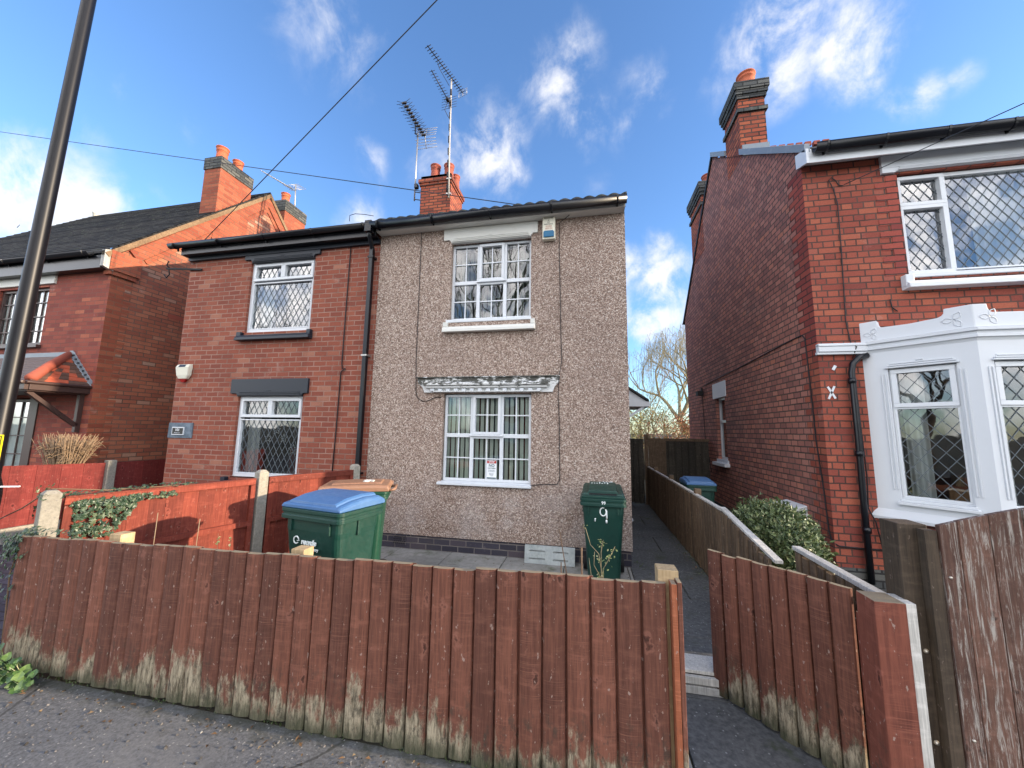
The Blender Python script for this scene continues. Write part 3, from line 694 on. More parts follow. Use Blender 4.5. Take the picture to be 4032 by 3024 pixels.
# upper sill: moulded concrete with upstand ends
mb = MB(); mb.prism([(-2.06, 4.90, 3.05), (-2.06, 5.0, 3.05), (-2.06, 5.0, 3.15), (-2.06, 4.93, 3.13), (-2.06, 4.905, 3.09)], (1.36, 0, 0))
mb.box(-2.055, -1.99, 4.925, 5.0, 3.131, 3.20); mb.box(-.765, -.705, 4.925, 5.0, 3.131, 3.20)
mb.build('sill', M['cream_paint'], W1, bevel=.006)
def lintel(par, xl, xr, zt, zm, xi0, xi1, zb, y, mat, fine='x'):
    mb = MB(); c = .05
    mb.prism([(xl, y, zt), (xr, y, zt), (xr, y, zm), (xi1+.03, y, zm), (xi1, y, zm-.03), (xi1, y, zb), (xi0, y, zb), (xi0, y, zm-.03), (xi0-.03, y, zm), (xl, y, zm)], (0, .06, 0))
    L_ = mb.build('lintel', M[mat], par, bevel=.004)
    g = MB()
    for k in range(3):
        z = zb+.012+k*.024; o = k*.012
        g.box(xi0+.02+o, xi1-.02-o, y-.016+k*.004, y, z, z+.014)
    xm = (xi0+xi1)/2; g.box(xm-.03, xm+.03, y-.008, y, zb+.083, zb+.098)
    g.build('moulding', M[mat], L_, bevel=.003)
lintel(H, -2.105, -.675, 4.66, 4.485, -1.985, -.77, 4.435, 4.962, 'cream_paint')
# canopy board above the lower window
mb = MB()
mb.prism([(-2.43, 4.955, 2.385), (-.36, 4.955, 2.385), (-.37, 4.955, 2.31), (-.43, 4.955, 2.25), (-.46, 4.955, 2.175), (-2.31, 4.955, 2.175), (-2.34, 4.955, 2.25), (-2.41, 4.955, 2.31)], (0, .04, 0))
mb.box(-2.43, -.36, 4.93, 4.985, 2.385, 2.40)
CN = mb.build('canopy', M['canopy'], H, bevel=.004)
mb = MB()
mb.prism([(-2.31, 4.953, 2.335), (-2.31, 4.91, 2.325), (-2.31, 4.87, 2.295), (-2.31, 4.875, 2.27), (-2.31, 4.953, 2.265)], (1.82, 0, 0))
mb.prism([(-2.27, 4.953, 2.262), (-2.27, 4.89, 2.258), (-2.27, 4.90, 2.235), (-2.27, 4.953, 2.23)], (1.74, 0, 0))
mb.box(-2.15, -.62, 4.90, 4.953, 2.178, 2.19)
mb.build('moulding', M['canopy'], CN, bevel=.004)
for i in range(14):
    mb = MB(); x = -2.20+i*.118; mb.box(x, x+.055, 4.912, 4.954, 2.192, 2.227); mb.build('dentil', M['white_paint'], CN, bevel=.003)
# soffit, fascia, gutter, roof
mb = MB(); mb.box(-3.17, .525, 4.853, 4.984, 4.665, 4.68); mb.build('soffit', M['cream_paint'], H)
mb = MB(); mb.box(-3.17, .53, 4.835, 4.852, 4.665, 4.775); mb.build('fascia', M['cream_paint'], H)
gutter(H, -3.22, .54, 4.835, 4.768, .062, brk=.8, deep=1.55)
def pantiles(par, x0, x1, ye, ze, yr, zr, roll, amp, mat, name='roof', thick=.03):
    n = max(2, int((x1-x0)/roll*8)); mb = MB(); rows = [(ye, ze), ((ye+yr)/2, (ze+zr)/2), (yr, zr)]; vs = []; 
    for (y, z) in rows:
        for i in range(n+1):
            x = x0+(x1-x0)*i/n; vs.append((x, y, z+amp*abs(math.sin(math.pi*(x-x0)/roll))))
    k = len(rows)
    for (y, z) in rows:
        for i in range(n+1):
            x = x0+(x1-x0)*i/n; vs.append((x, y, z-thick))
    w = n+1; fs = []
    for j in range(k-1):
        for i in range(n): fs.append((j*w+i, j*w+i+1, (j+1)*w+i+1, (j+1)*w+i))
    for i in range(n): fs.append((k*w+i, k*w+i+1, i+1, i))
    o = k*w
    for j in range(k-1):
        for i in range(n): fs.append((o+(j+1)*w+i, o+(j+1)*w+i+1, o+j*w+i+1, o+j*w+i))
    fs.append((w-1, o+w-1, o+2*w-1, 2*w-1)); fs.append((2*w-1, o+2*w-1, o+3*w-1, 3*w-1))
    mb.add(vs, fs, .5, True); return mb.build(name, M[mat], par)
pantiles(H, -3.17, .545, 4.79, 4.815, 8.5, 6.90, .165, .034, 'dark_tile')
mb = MB(); mb.prism([(-3.17, 8.5, 7.0), (-3.17, 12.2, 4.86), (-3.17, 12.2, 4.82), (-3.17, 8.5, 6.96)], (3.715, 0, 0)); mb.prism([(-3.17, 8.38, 7.0), (-3.17, 8.5, 7.09), (-3.17, 8.62, 7.0)], (3.715, 0, 0)); mb.build('rear_roof', M['dark_tile'], H)
chimney(H, -4.07, -3.27, 8.0, 8.85, 6.2, 8.0, [(7.90, 8.0, .0, 'cap'), (7.80, 7.90, .05, 'b'), (7.73, 7.80, .025, 'b')],
        [(-3.77, 8.18, 1.05), (-3.42, 8.22, 1.05), (-3.74, 8.6, 1.0), (-3.40, 8.62, 1.0)], potm='terracotta_dark', potr=.125, poth=.36)
# cables of 99
def cab(par, pts, r=.006, name='cable', mat='cable'):
    mb = MB(); mb.tube(pts, r, 5); return mb.build(name, M[mat], par)
cab(H, [(-2.48, 4.975, 4.66), (-2.475, 4.975, 3.6), (-2.47, 4.975, 2.7), (-2.45, 4.975, 2.2), (-2.42, 4.975, 2.10), (-2.33, 4.975, 2.05), (-2.25, 4.975, 2.06), (-2.14, 4.975, 2.11), (-2.05, 4.975, 2.11)], .005)
cab(H, [(-.22, 4.9, 4.66), (-.36, 4.972, 4.60), (-.37, 4.972, 4.2), (-.355, 4.972, 3.6), (-.35, 4.972, 3.1), (-.335, 4.972, 2.6), (-.37, 4.94, 2.39), (-.385, 4.972, 2.1), (-.37, 4.972, 1.8), (-.365, 4.972, 1.02), (-.40, 4.972, .96), (-.6, 4.972, .955), (-.75, 4.972, .93)], .005)
# air vent
mb = MB(); mb.box(-2.70, -2.50, 4.988, 5.0, .045, .18); V_ = mb.build('air_vent', M['brick_blue'], H)
mb = MB()
for i in range(6):
    for j in range(4): mb.box(-2.685+i*.03+(j % 2)*.012, -2.668+i*.03+(j % 2)*.012, 4.984, 4.99, .06+j*.028, .076+j*.028)
mb.build('vent_hole', M['rubber'], V_)
# side door hood
mb = MB(); mb.prism([(.53, 6.6, 2.62), (.53, 7.6, 2.62), (.535, 7.6, 2.58), (.535, 6.6, 2.58)], (.001, 0, 0)) if False else None
mb = MB(); mb.add([(.53, 6.95, 2.62), (1.08, 6.95, 2.24), (1.08, 8.05, 2.24), (.53, 8.05, 2.62), (.53, 6.95, 2.58), (1.08, 6.95, 2.20), (1.08, 8.05, 2.20), (.53, 8.05, 2.58)], [(0, 1, 2, 3), (7, 6, 5, 4), (4, 5, 1, 0), (5, 6, 2, 1), (6, 7, 3, 2)])
HD = mb.build('door_hood', M['dark_tile'], H)
mb = MB(); mb.prism([(.53, 7.0, 2.57), (1.06, 7.0, 2.20), (1.06, 7.0, 2.12), (.53, 7.0, 2.12)], (0, 1.0, 0)); mb.box(.53, 1.10, 6.97, 8.03, 2.115, 2.205)
mb.bar((1.0, 7.02, 2.11), (.54, 7.02, 1.80), .04, .04); mb.build('fascia', M['white_paint'], HD)

# vertical blinds and poster (hang inside, so their own things)
def blinds(name, label, x0, x1, z0, z1, y, reds, seed, pitch=.072, mat='blind_cream'):
    rg = random.Random(seed); t = thing(name, label, 'blinds', ((x0+x1)/2, y, z0))
    mb = MB(); rb = MB(); x = x0; i = 0
    while x < x1:
        ang = R(rg.uniform(5, 32)); c, s_ = math.cos(ang)*.025, math.sin(ang)*.025
        tgt = mb
        tgt.add([(x-c, y-s_, z0), (x+c, y+s_, z0), (x+c, y+s_, z1), (x-c, y-s_, z1)], [(0, 1, 2, 3)])
        x += pitch; i += 1
    mb.build('slat', M[mat], t)
    hb = MB(); hb.box(x0-.04, x1+.04, y-.025, y+.025, z1, z1+.035); hb.build('headrail', M['white_upvc'], t)
    for (a, b) in reds:
        n = 12; vs = []
        for j in range(n+1):
            xx = a+(b-a)*j/n; yy = y+.09+.02*math.sin(j*1.9)
            vs += [(xx, yy, z0-.05), (xx, yy, z1)]
        rb.add(vs, [(2*j, 2*j+2, 2*j+3, 2*j+1) for j in range(n)], smooth=True)
    if reds: rb.build('curtain', M['curtain_red'], t)
blinds('vertical_blinds', 'cream vertical blinds with dark red curtains inside the lower white window', -1.98, -.76, .95, 2.12, 5.125, [(-2.0, -1.83), (-1.62, -1.5), (-.93, -.80)], 3)
blinds('vertical_blinds', 'cream vertical blinds inside the upper white window of the pebbledashed house', -1.94, -.78, 3.26, 4.40, 5.22, [], 5, mat='blind_dim')
t = thing('poster', 'small white notice reading STOP NO cold callers in the lower window', 'poster', (-1.28, 5.04, .98))
mb = MB(); mb.box(-1.375, -1.235, 5.050, 5.052, .985, 1.235); mb.build('sheet', M['paper'], t)
mb = MB(); mb.box(-1.370, -1.240, 5.0480, 5.0500, 1.195, 1.230); mb.build('band', M['poster_red'], t)
mb = MB(); mb.box(-1.370, -1.240, 5.048, 5.0500, .990, 1.005); mb.build('band', M['poster_blue'], t)
text_mesh('STOP', .033, face_front(-1.305, 5.0465, 1.2125), M['paper'], t, depth=.0004, bold=.0006)
text_mesh('NO', .052, face_front(-1.305, 5.048, 1.165), M['poster_blue'], t, depth=.0004, bold=.001)
text_mesh('Cold Callers', .022, face_front(-1.305, 5.048, 1.130), M['poster_blue'], t, depth=.0004, bold=.0005)
text_mesh('Uninvited callers\nare not welcome', .014, face_front(-1.305, 5.048, 1.095), M['poster_blue'], t, depth=.0004)
text_mesh('Please leave\nand do not\nreturn', .014, face_front(-1.305, 5.048, 1.042), M['poster_blue'], t, depth=.0004)

# alarm box on 99
t = thing('alarm_box', 'tall cream alarm box with a blue lens beside the upper white window', 'alarm box', (-.51, 4.98, 4.33))
mb = MB(); mb.box(-.60, -.42, 4.905, 4.984, 4.335, 4.665); mb.build('case', M['cream_box'], t, bevel=.012)
mb = MB(); mb.prism([(-.585, 4.904, 4.36), (-.435, 4.904, 4.36), (-.435, 4.904, 4.435), (-.45, 4.904, 4.455), (-.57, 4.904, 4.455), (-.585, 4.904, 4.435)], (0, -.018, 0)); mb.build('lens', M['blue_lens'], t, bevel=.006)
for i, (s_, sz, mm) in enumerate((('PROTECTED', .024, 'letter_dark'), ('BY', .020, 'letter_dark'), ('R.G.', .020, 'letter_dark'), ('ELECTRICAL', .023, 'letter_dark'), ('01203', .034, 'letter_red'), ('689134', .034, 'letter_red'))):
    text_mesh(s_, sz, face_front(-.51, 4.9035, 4.645-(0, .031, .06, .09, .122, .155)[i]), M[mm], t, depth=.0006, bold=.0006)

# ------------------------------------------------------------------ house 101 (brick)
H1 = thing('brick_house', 'red brick semi with slate-black trim, leaded windows and a black downpipe', 'house', (-5, 5, 0))
o_up = (-5.60, -4.35, 3.20, 4.44); o_lo = (-5.58, -4.36, .84, 2.16)
mb = MB(); front_wall(mb, -6.90, -3.17, -.05, 4.72, 5.0, [o_up, o_lo], .115)
mb.add([(-6.90, 5.0, -.05), (-6.90, 12, -.05), (-6.90, 12, 4.9), (-6.90, 8.5, 7.0), (-6.90, 5.0, 4.9)], [(4, 3, 2, 1, 0)], 0)
mb.add([(-6.9, 12, 0), (-3.17, 12, 0), (-3.17, 12, 4.9), (-6.9, 12, 4.9)], [(3, 2, 1, 0)], 0)
mb.build('wall', M['brick_101'], H1)
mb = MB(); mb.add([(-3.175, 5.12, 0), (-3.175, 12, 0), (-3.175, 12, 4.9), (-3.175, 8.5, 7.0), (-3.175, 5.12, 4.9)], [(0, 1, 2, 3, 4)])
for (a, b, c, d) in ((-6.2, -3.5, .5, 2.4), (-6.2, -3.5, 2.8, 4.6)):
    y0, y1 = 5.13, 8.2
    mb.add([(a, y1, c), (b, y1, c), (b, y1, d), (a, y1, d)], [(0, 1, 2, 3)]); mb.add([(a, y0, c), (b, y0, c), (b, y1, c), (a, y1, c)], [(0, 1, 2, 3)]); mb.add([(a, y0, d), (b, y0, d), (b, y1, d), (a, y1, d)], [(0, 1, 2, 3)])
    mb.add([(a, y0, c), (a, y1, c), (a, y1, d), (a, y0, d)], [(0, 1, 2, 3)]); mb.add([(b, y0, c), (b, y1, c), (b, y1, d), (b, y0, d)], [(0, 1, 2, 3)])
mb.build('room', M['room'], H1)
pl = front(5.03)
for (a0, a1, z0, z1, tr, mid, nm) in ((-5.60, -4.35, 3.21, 4.44, 4.10, -4.98, 'u'), (-5.58, -4.36, .86, 2.15, 1.80, -4.98, 'l')):
    w = leaded_window(H1, pl, a0, a1, z0, z1, [(a0+.045, mid+.005, tr+.0, z1-.045, True), (mid-.005, a1-.045, tr+.0, z1-.045, True), (a0+.045, a1-.045, z0+.045, tr-.03, False)], d0=-.08, d1=-.012, fw=.05, dx=.105, dz=.185, gl='glass_bright' if nm == 'u' else 'glass', cw=.0075)
lintel(H1, -5.71, -4.245, 4.61, 4.465, -5.56, -4.355, 4.41, 4.965, 'navy_paint')
lintel(H1, -5.71, -4.265, 2.415, 2.18, -5.57, -4.365, 2.135, 4.965, 'navy_paint')
for (zt, xa, xb) in ((3.19, -5.69, -4.285), (.85, -5.69, -4.285)):
    mb = MB(); mb.prism([(xa, 4.90, zt-.135), (xa, 5.1, zt-.135), (xa, 5.1, zt-.02), (xa, 4.94, zt-.05), (xa, 4.905, zt-.09)], (xb-xa, 0, 0))
    mb.box(xa, xa+.085, 4.935, 5.0, zt-.06, zt+.01); mb.box(xb-.07, xb, 4.935, 5.0, zt-.06, zt+.01)
    mb.build('sill', M['navy_paint'], H1, bevel=.006)
mb = MB(); mb.box(-6.92, -3.175, 4.86, 4.998, 4.60, 4.62); mb.box(-6.92, -3.175, 4.835, 4.859, 4.60, 4.77); mb.box(-6.92, -3.175, 4.82, 4.8345, 4.68, 4.70); FB = mb.build('fascia', M['black_paint'], H1, bevel=.003)
mb = MB(); mb.box(-6.90, -3.175, 4.95, 4.998, 4.54, 4.599); mb.build('frieze', M['navy_paint'], H1)
gutter(H1, -7.10, -3.22, 4.835, 4.765, .058, brk=.85)
mb = MB(); mb.prism([(-6.98, 4.77, 4.79), (-6.98, 8.5, 6.90), (-6.98, 12.2, 4.80), (-6.98, 12.2, 4.76), (-6.98, 8.5, 6.86), (-6.98, 4.77, 4.76)], (3.805, 0, 0)); mb.build('roof', M['slate'], H1)
# downpipe between the houses
mb = MB(); mb.box(-3.30, -3.19, 4.72, 4.83, 4.62, 4.80); mb.tube([(-3.245, 4.775, 4.62), (-3.25, 4.80, 4.56), (-3.27, 4.90, 4.47), (-3.275, 4.93, 4.42)], .036, 8)
mb.box(-3.31, -3.245, 4.895, 4.96, 0.1, 4.44); DP = mb.build('downpipe', M['black_paint'], H1, bevel=.006)
for z in (4.3, 2.74, 1.0):
    mb = MB(); mb.box(-3.325, -3.23, 4.885, 5.0, z-.012, z+.012); mb.build('pipe_clip', M['grey_metal' if z == 2.74 else 'black_paint'], DP)
cab(H1, [(-3.70, 4.985, 4.58), (-3.705, 4.985, 3.8), (-3.71, 4.985, 2.65), (-3.69, 4.98, 2.55), (-3.64, 4.985, 2.56), (-3.69, 4.98, 2.52), (-3.715, 4.985, 2.5), (-3.725, 4.985, 1.6), (-3.74, 4.985, .9)], .009)
cab(H1, [(-3.62, 4.80, 4.86), (-3.60, 4.77, 4.94), (-3.5, 4.76, 4.95), (-3.35, 4.77, 4.93), (-3.2, 4.79, 4.90)], .005)
# old wire bracket at the corner
mb = MB(); mb.bar((-7.38, 4.96, 4.44), (-6.62, 4.98, 4.375), .02, .03); B_ = mb.build('wire_bracket', M['rubber'], H1)
mb = MB(); mb.tube([(-7.36, 4.96, 4.58), (-7.385, 4.96, 4.50), (-7.33, 4.96, 4.46)], .012, 6); mb.tube([(-7.33, 4.96, 4.44), (-7.30, 4.96, 4.32), (-7.36, 4.96, 4.27), (-7.42, 4.96, 4.33)], .010, 6)
mb.build('hook', M['rubber'], B_)
cab(H1, [(-6.85, 4.97, 4.56), (-6.72, 4.96, 4.58), (-6.68, 4.96, 4.52), (-6.78, 4.96, 4.48), (-6.87, 4.97, 4.52)], .005)
# net curtains / sills of 101
def curtain(name, label, mat, x0, x1, z0, z1, y, amp=.018, k=46):
    mb = MB(); n = max(8, int((x1-x0)*60)); vs = []
    for j in range(n+1):
        xx = x0+(x1-x0)*j/n; yy = y+amp*math.sin(xx*k)+amp*.5*math.sin(xx*k*2.3+1)
        vs += [(xx, yy, z0), (xx, yy, z1)]
    mb.add(vs, [(2*j, 2*j+2, 2*j+3, 2*j+1) for j in range(n)], smooth=True)
    return tag(mb.build(name, M[mat], origin=((x0+x1)/2, y, z0)), label, 'curtain')
curtain('curtain', 'pale curtain at the left of the upper window over the black sill', 'curtain_grey', -5.52, -5.25, 3.22, 4.42, 5.20)
curtain('curtain', 'white curtain at the left of the lower leaded window behind hanging stars', 'curtain_grey', -5.50, -5.30, .88, 2.12, 5.20)
mb = MB(); mb.box(-5.35, -4.3, 5.9, 6.1, .5, 1.28); mb.box(-5.4, -4.25, 6.1, 6.4, .5, 1.5)
tag(mb.build('sofa', M['curtain_red'], origin=(-4.8, 6.1, .5), bevel=.05), 'dark red sofa back seen through the lower leaded window of the brick semi', 'sofa')
# hanging wire stars
def star(x, z, s, lab):
    t = MB(); pts = []
    for i in range(10):
        r = s if i % 2 == 0 else s*.42; a = math.pi/2+i*math.pi/5+random.uniform(-.06, .06); pts.append((x+r*math.cos(a), 5.10, z+r*math.sin(a)))
    t.tube(pts+[pts[0]], .004, 5); t.tube([(x, 5.10, z+s), (x, 5.10, 2.08)], .0015, 4)
    return tag(t.build('hanging_star', M['star'], origin=(x, 5.10, z)), lab, 'star decoration', 'stars hanging in the lower leaded window')
star(-4.88, 1.60, .075, 'highest wire star hanging in the lower leaded window')
star(-5.03, 1.47, .07, 'narrow wire star just left of and below the highest one')
star(-5.22, 1.37, .07, 'wire star furthest left, beside the white curtain')
star(-4.74, 1.47, .07, 'wire star just right of the highest one')
star(-4.55, 1.30, .09, 'large low wire star at the right of the lower leaded window')
# alarm box 101
t = thing('alarm_box', 'small cream alarm box with red tip and solar top high on the red brick corner', 'alarm box', (-6.7, 5, 2.4))
mb = MB(); mb.loft([[(-6.78, 4.945, 2.43), (-6.62, 4.945, 2.43), (-6.63, 5.0, 2.43), (-6.77, 5.0, 2.43)], [(-6.82, 4.93, 2.49), (-6.58, 4.93, 2.49), (-6.58, 5.0, 2.49), (-6.82, 5.0, 2.49)], [(-6.835, 4.915, 2.63), (-6.565, 4.915, 2.63), (-6.565, 5.0, 2.63), (-6.835, 5.0, 2.63)], [(-6.825, 4.94, 2.675), (-6.575, 4.94, 2.675), (-6.575, 5.0, 2.69), (-6.825, 5.0, 2.69)]]); mb.build('case', M['cream_box'], t, bevel=.012)
mb = MB(); mb.loft([[(-6.72, 4.96, 2.375), (-6.68, 4.96, 2.375), (-6.68, 4.99, 2.375), (-6.72, 4.99, 2.375)], [(-6.775, 4.947, 2.428), (-6.625, 4.947, 2.428), (-6.635, 4.998, 2.428), (-6.765, 4.998, 2.428)]]); mb.build('lens', M['red_lens'], t)
mb = MB(); mb.add([(-6.77, 4.936, 2.672), (-6.63, 4.936, 2.672), (-6.63, 4.911, 2.63), (-6.77, 4.911, 2.63)], [(0, 3, 2, 1)]); mb.build('solar_panel', M['solar'], t)
# name plate
t = thing('house_sign', 'black 101 number sign with white border on a grey slate plate', 'sign', (-6.66, 5, 1.45))
mb = MB(); mb.box(-6.905, -6.41, 4.985, 5.0, 1.445, 1.695); mb.build('backplate', M['slate_plate'], t)
mb = MB(); mb.box(-6.81, -6.565, 4.970, 4.985, 1.495, 1.625); mb.build('border', M['white_upvc'], t)
mb = MB(); mb.box(-6.795, -6.58, 4.966, 4.970, 1.510, 1.610); mb.build('panel', M['black_paint'], t)
text_mesh('101', .062, face_front(-6.69, 4.965, 1.577), M['paper'], t, depth=.0006, bold=.001)
text_mesh('Winsor Lane', .022, face_front(-6.69, 4.965, 1.530), M['paper'], t, depth=.0006)

# ------------------------------------------------------------------ left house (103)
H3 = thing('gabled_house', 'red brick gabled house with mossy black roof, orange quoins and tiled porch', 'house', (-12, 5, 0))
XL = -8.75
lw = (-11.7, -10.29, 3.12, 4.31); ld_ = (-11.6, -10.03, .02, 2.12)
mb = MB(); front_wall(mb, -15.4, XL, -.05, 4.80, 5.0, [lw, ld_], .12); mb.build('wall', M['brick_103'], H3)
mb = MB(); mb.add([(XL, 5.0, -.05), (XL, 11.2, -.05), (XL, 11.2, 4.87), (XL, 8.11, 8.10), (XL, 5.0, 4.82)], [(0, 1, 2, 3, 4)], 0)
mb.add([(-15.4, 5.0, -.05), (-15.4, 11.2, -.05), (-15.4, 11.2, 4.87), (-15.4, 5.0, 4.87)], [(3, 2, 1, 0)], 0)
mb.add([(-15.4, 11.2, -.05), (XL, 11.2, -.05), (XL, 11.2, 4.87), (-15.4, 11.2, 4.87)], [(3, 2, 1, 0)], 0)
GW = mb.build('gable_wall', M['brick_gable'], H3)
mb = MB(); quoins(mb, 5.0, 1, 'x', XL, -.03, 4.36, .235, .35, .004, grp=1)
# kneeler corbels and verge courses
mb.box(XL-.1, XL+.05, 4.94, 5.36, 4.44, 4.52); mb.box(XL-.1, XL+.08, 4.92, 5.40, 4.52, 4.90)
mb.build('quoin', M['brick_orange'], H3)
mb = MB()
def slope_strip(y0, z0, y1, z1, w, out, off=0):
    d = Vector((0, y1-y0, z1-z0)).normalized(); nn_ = Vector((0, -d.z, d.y))
    if nn_.z > 0: nn_ = -nn_
    a = Vector((XL, y0, z0))+nn_*off; b = Vector((XL, y1, z1))+nn_*off
    mb.prism([a, b, b+nn_*w, a+nn_*w], (out, 0, 0))
slope_strip(5.2, 5.02, 8.11, 8.08, .22, .045); slope_strip(5.3, 5.1, 8.11, 8.06, .09, .02, .22)
slope_strip(8.11, 8.08, 11.2, 4.85, .22, .047); slope_strip(8.11, 8.06, 11.2, 4.83, .09, .022, .22)
mb.build('verge_course', M['brick_orange'], H3)
mb = MB(); slope_strip(4.83, 4.80, 8.11, 8.16, .085, .075); slope_strip(8.11, 8.16, 11.4, 4.76, .085, .077); mb.build('verge_mortar', M['verge'], H3)
mb = MB(); mb.box(XL, XL+.006, 6.02, 6.32, 3.93, 4.02); mb.build('air_vent', M['terracotta_dark'], H3)
# roof: front slope, rear slope, left hip
mb = MB(); e = .06
ridge = 8.14
A_ = [(XL+.05, 4.80, 4.80), (XL+.05, 8.11, ridge+.07), (-15.3, 8.11, ridge+.07), (-17.6, 4.80, 4.80)]
# stepped courses on the front slope
N = 34
for i in range(N):
    f0, f1 = i/N, (i+1)/N
    def P(f, z=0.): 
        y = 4.80+(8.11-4.80)*f; zz = 4.80+(ridge+.07-4.80)*f; xl = -17.6+(2.3)*f; return y, zz+z, xl
    y0_, z0_, xa = P(f0); y1_, z1_, xb = P(f1+.15/N)
    mb.add([(XL+.05, y0_, z0_+.022), (XL+.05, y1_, z1_), (xb, y1_, z1_), (xa, y0_, z0_+.022), (XL+.05, y0_, z0_-.02), (xa, y0_, z0_-.02)], [(3, 0, 1, 2), (5, 4, 0, 3)], random.random())
mb.add([(XL+.05, 8.11, ridge+.08), (XL+.05, 11.4, 4.75), (-15.3, 11.4, 4.75), (-15.3, 8.11, ridge+.08)], [(0, 1, 2, 3)])
mb.add([(-17.6, 4.8, 4.8), (-15.3, 8.11, ridge+.08), (-17.6, 11.4, 4.75)], [(0, 1, 2)])
mb.add([(XL+.05, 4.8, 4.8), (XL+.05, 8.11, ridge+.08), (XL+.05, 8.11, ridge+.01), (XL+.05, 4.8, 4.73)], [(0, 3, 2, 1)])
mb.add([(XL+.05, 11.4, 4.75), (XL+.05, 8.11, ridge+.08), (XL+.05, 8.11, ridge+.01), (XL+.05, 11.4, 4.68)], [(0, 1, 2, 3)])
mb.build('roof', M['slate'], H3)
mb = MB(); mb.box(-17.5, XL-.02, 4.86, 4.998, 4.52, 4.56); mb.box(-17.5, XL-.02, 4.835, 4.859, 4.52, 4.76); mb.build('fascia', M['black_paint'], H3)
mb = MB(); mb.prism([(XL-.02, 4.83, 4.55), (XL-.02, 4.83, 4.86), (XL-.02, 4.99, 4.92), (XL-.02, 4.99, 4.50)], (.08, 0, 0)); mb.build('eaves_box', M['grey_wood'], H3)
gutter(H3, -17.5, XL-.20, 4.83, 4.81, .06, brk=1.0)
mb = MB(); mb.lathe(-15.6, 8.3, [(.07, 8.0), (.07, 8.42), (.09, 8.43), (.09, 8.5), (.03, 8.55)], 12); mb.build('flue_pipe', M['cream_paint'], H3)
chimney(H3, -9.20, XL+.03, 6.70, 7.55, 5.0, 8.22, [(7.92, 8.22, .02, 'cap')], [(-8.98, 6.90, 1.1), (-8.98, 7.33, 1.0)], mat='brick_orange', potm='terracotta', potr=.125, poth=.36)
chimney(H3, -9.20, XL+.03, 8.66, 9.46, 5.0, 8.36, [(8.02, 8.36, .02, 'cap')], [(-8.98, 8.90, 1.0)], mat='brick_orange', potm='terracotta', potr=.125, poth=.36)
mb = MB(); mb.box(-9.24, -8.70, 6.665, 6.69, 6.60, 6.70); mb.build('flashing', M['white_paint'], H3)
# upper window with dark frame
pl3 = front(5.05)
mb = MB(); mb.box(-11.9, -10.13, 4.965, 5.05, 4.36, 4.56); mb.build('lintel', M['cream_paint'], H3, bevel=.006)
def dark_grid(a0, a1, z0, z1, cols, rows, nm='window'):
    mb = MB(); pl3.frame(mb, a0, a1, z0, z1, .05, -.06, 0)
    for c in cols: pl3.box(mb, c-.025, c+.025, z0+.05, z1-.05, -.06, .004)
    W_ = mb.build(nm, M['brown_frame'], H3, bevel=.004)
    b = MB(); edges = [a0+.03]+list(cols)+[a1-.03]
    for i in range(len(edges)-1):
        a, c = edges[i]+.025, edges[i+1]-.025
        pl3.box(b, (a+c)/2-.009, (a+c)/2+.009, z0+.05, z1-.05, -.045, -.02)
        for k in range(1, rows): zz = z0+(z1-z0)*k/rows; pl3.box(b, a, c, zz-.009, zz+.009, -.044, -.018)
    b.build('glazing_bar', M['brown_frame'], W_)
    g = MB(); pl3.quad(g, a0+.04, a1-.04, z0+.04, z1-.04, -.04); g.build('pane', M['glass'], W_)
    return W_
dark_grid(-11.7, -10.29, 3.16, 4.31, (-11.28, -10.80, ), 4)
mb = MB(); mb.box(-11.75, -10.25, 4.93, 5.05, 3.09, 3.14); mb.build('sill', M['brown_frame'], H3)
dw = dark_grid(-11.55, -10.24, .05, 2.1, (-10.95,), 6, 'glazed_door')
mb = MB(); mb.box(-10.24, -10.03, 4.98, 5.1, .02, 2.12); mb.build('door_frame', M['brown_frame'], H3)
curtain('net_curtain', 'white net curtain in the brown upper window of the gabled house', 'net', -11.65, -10.33, 3.2, 4.3, 5.125, amp=.006)
curtain('net_curtain', 'white net curtain behind the dark glazed door under the tiled porch', 'net', -11.5, -10.28, .1, 2.08, 5.125, amp=.006)
# tiled porch canopy
mb = MB(); zt, zb_, yb_ = 2.91, 2.33, 4.27
rows = 8
def tl(i, side):
    f = i/rows
    return f
PC_front = MB(); PC_side = MB()
for i in range(rows):
    f0, f1 = i/rows, (i+1.1)/rows
    y0_, z0_ = yb_+(5-yb_)*f0, zb_+(zt-zb_)*f0; y1_, z1_ = yb_+(5-yb_)*min(1, f1), zb_+(zt-zb_)*min(1, f1)
    xr0 = -8.83+(-9.44+8.83)*f0; xr1 = -8.83+(-9.44+8.83)*min(1, f1)
    PC_front.add([(-12.2, y0_, z0_+.02), (xr0, y0_, z0_+.02), (xr1, y1_, z1_), (-12.2, y1_, z1_), (-12.2, y0_, z0_-.005), (xr0, y0_, z0_-.005)], [(0, 1, 2, 3), (4, 5, 1, 0)], random.random())
    k = 5
    for j in range(k):
        # right hip face tiles from y0_ to wall
        ya, yb2 = y0_+(5-y0_)*j/k, y0_+(5-y0_)*(j+1)/k; yc, yd = y1_+(5-y1_)*j/k, y1_+(5-y1_)*(j+1)/k
        PC_side.add([(xr0, ya, z0_+.02), (xr0, yb2, z0_+.02), (xr1, yd, z1_), (xr1, yc, z1_), (xr0, ya, z0_-.005), (xr0, yb2, z0_-.005)], [(0, 1, 2, 3), (4, 5, 1, 0)], random.random())
def tilecol():
    t = MT('mixed porch tile', rough=.8); r = t.rnd()
    return t.done(t.ramp(r, [(0, (.10, .055, .04)), (.45, (.16, .08, .055)), (.55, (.40, .09, .045)), (1, (.46, .12, .06))], 'CONSTANT'), t.bump(t.noise(t.pos(), 30, 4), .3, .004))
M['porch_tile'] = tilecol()
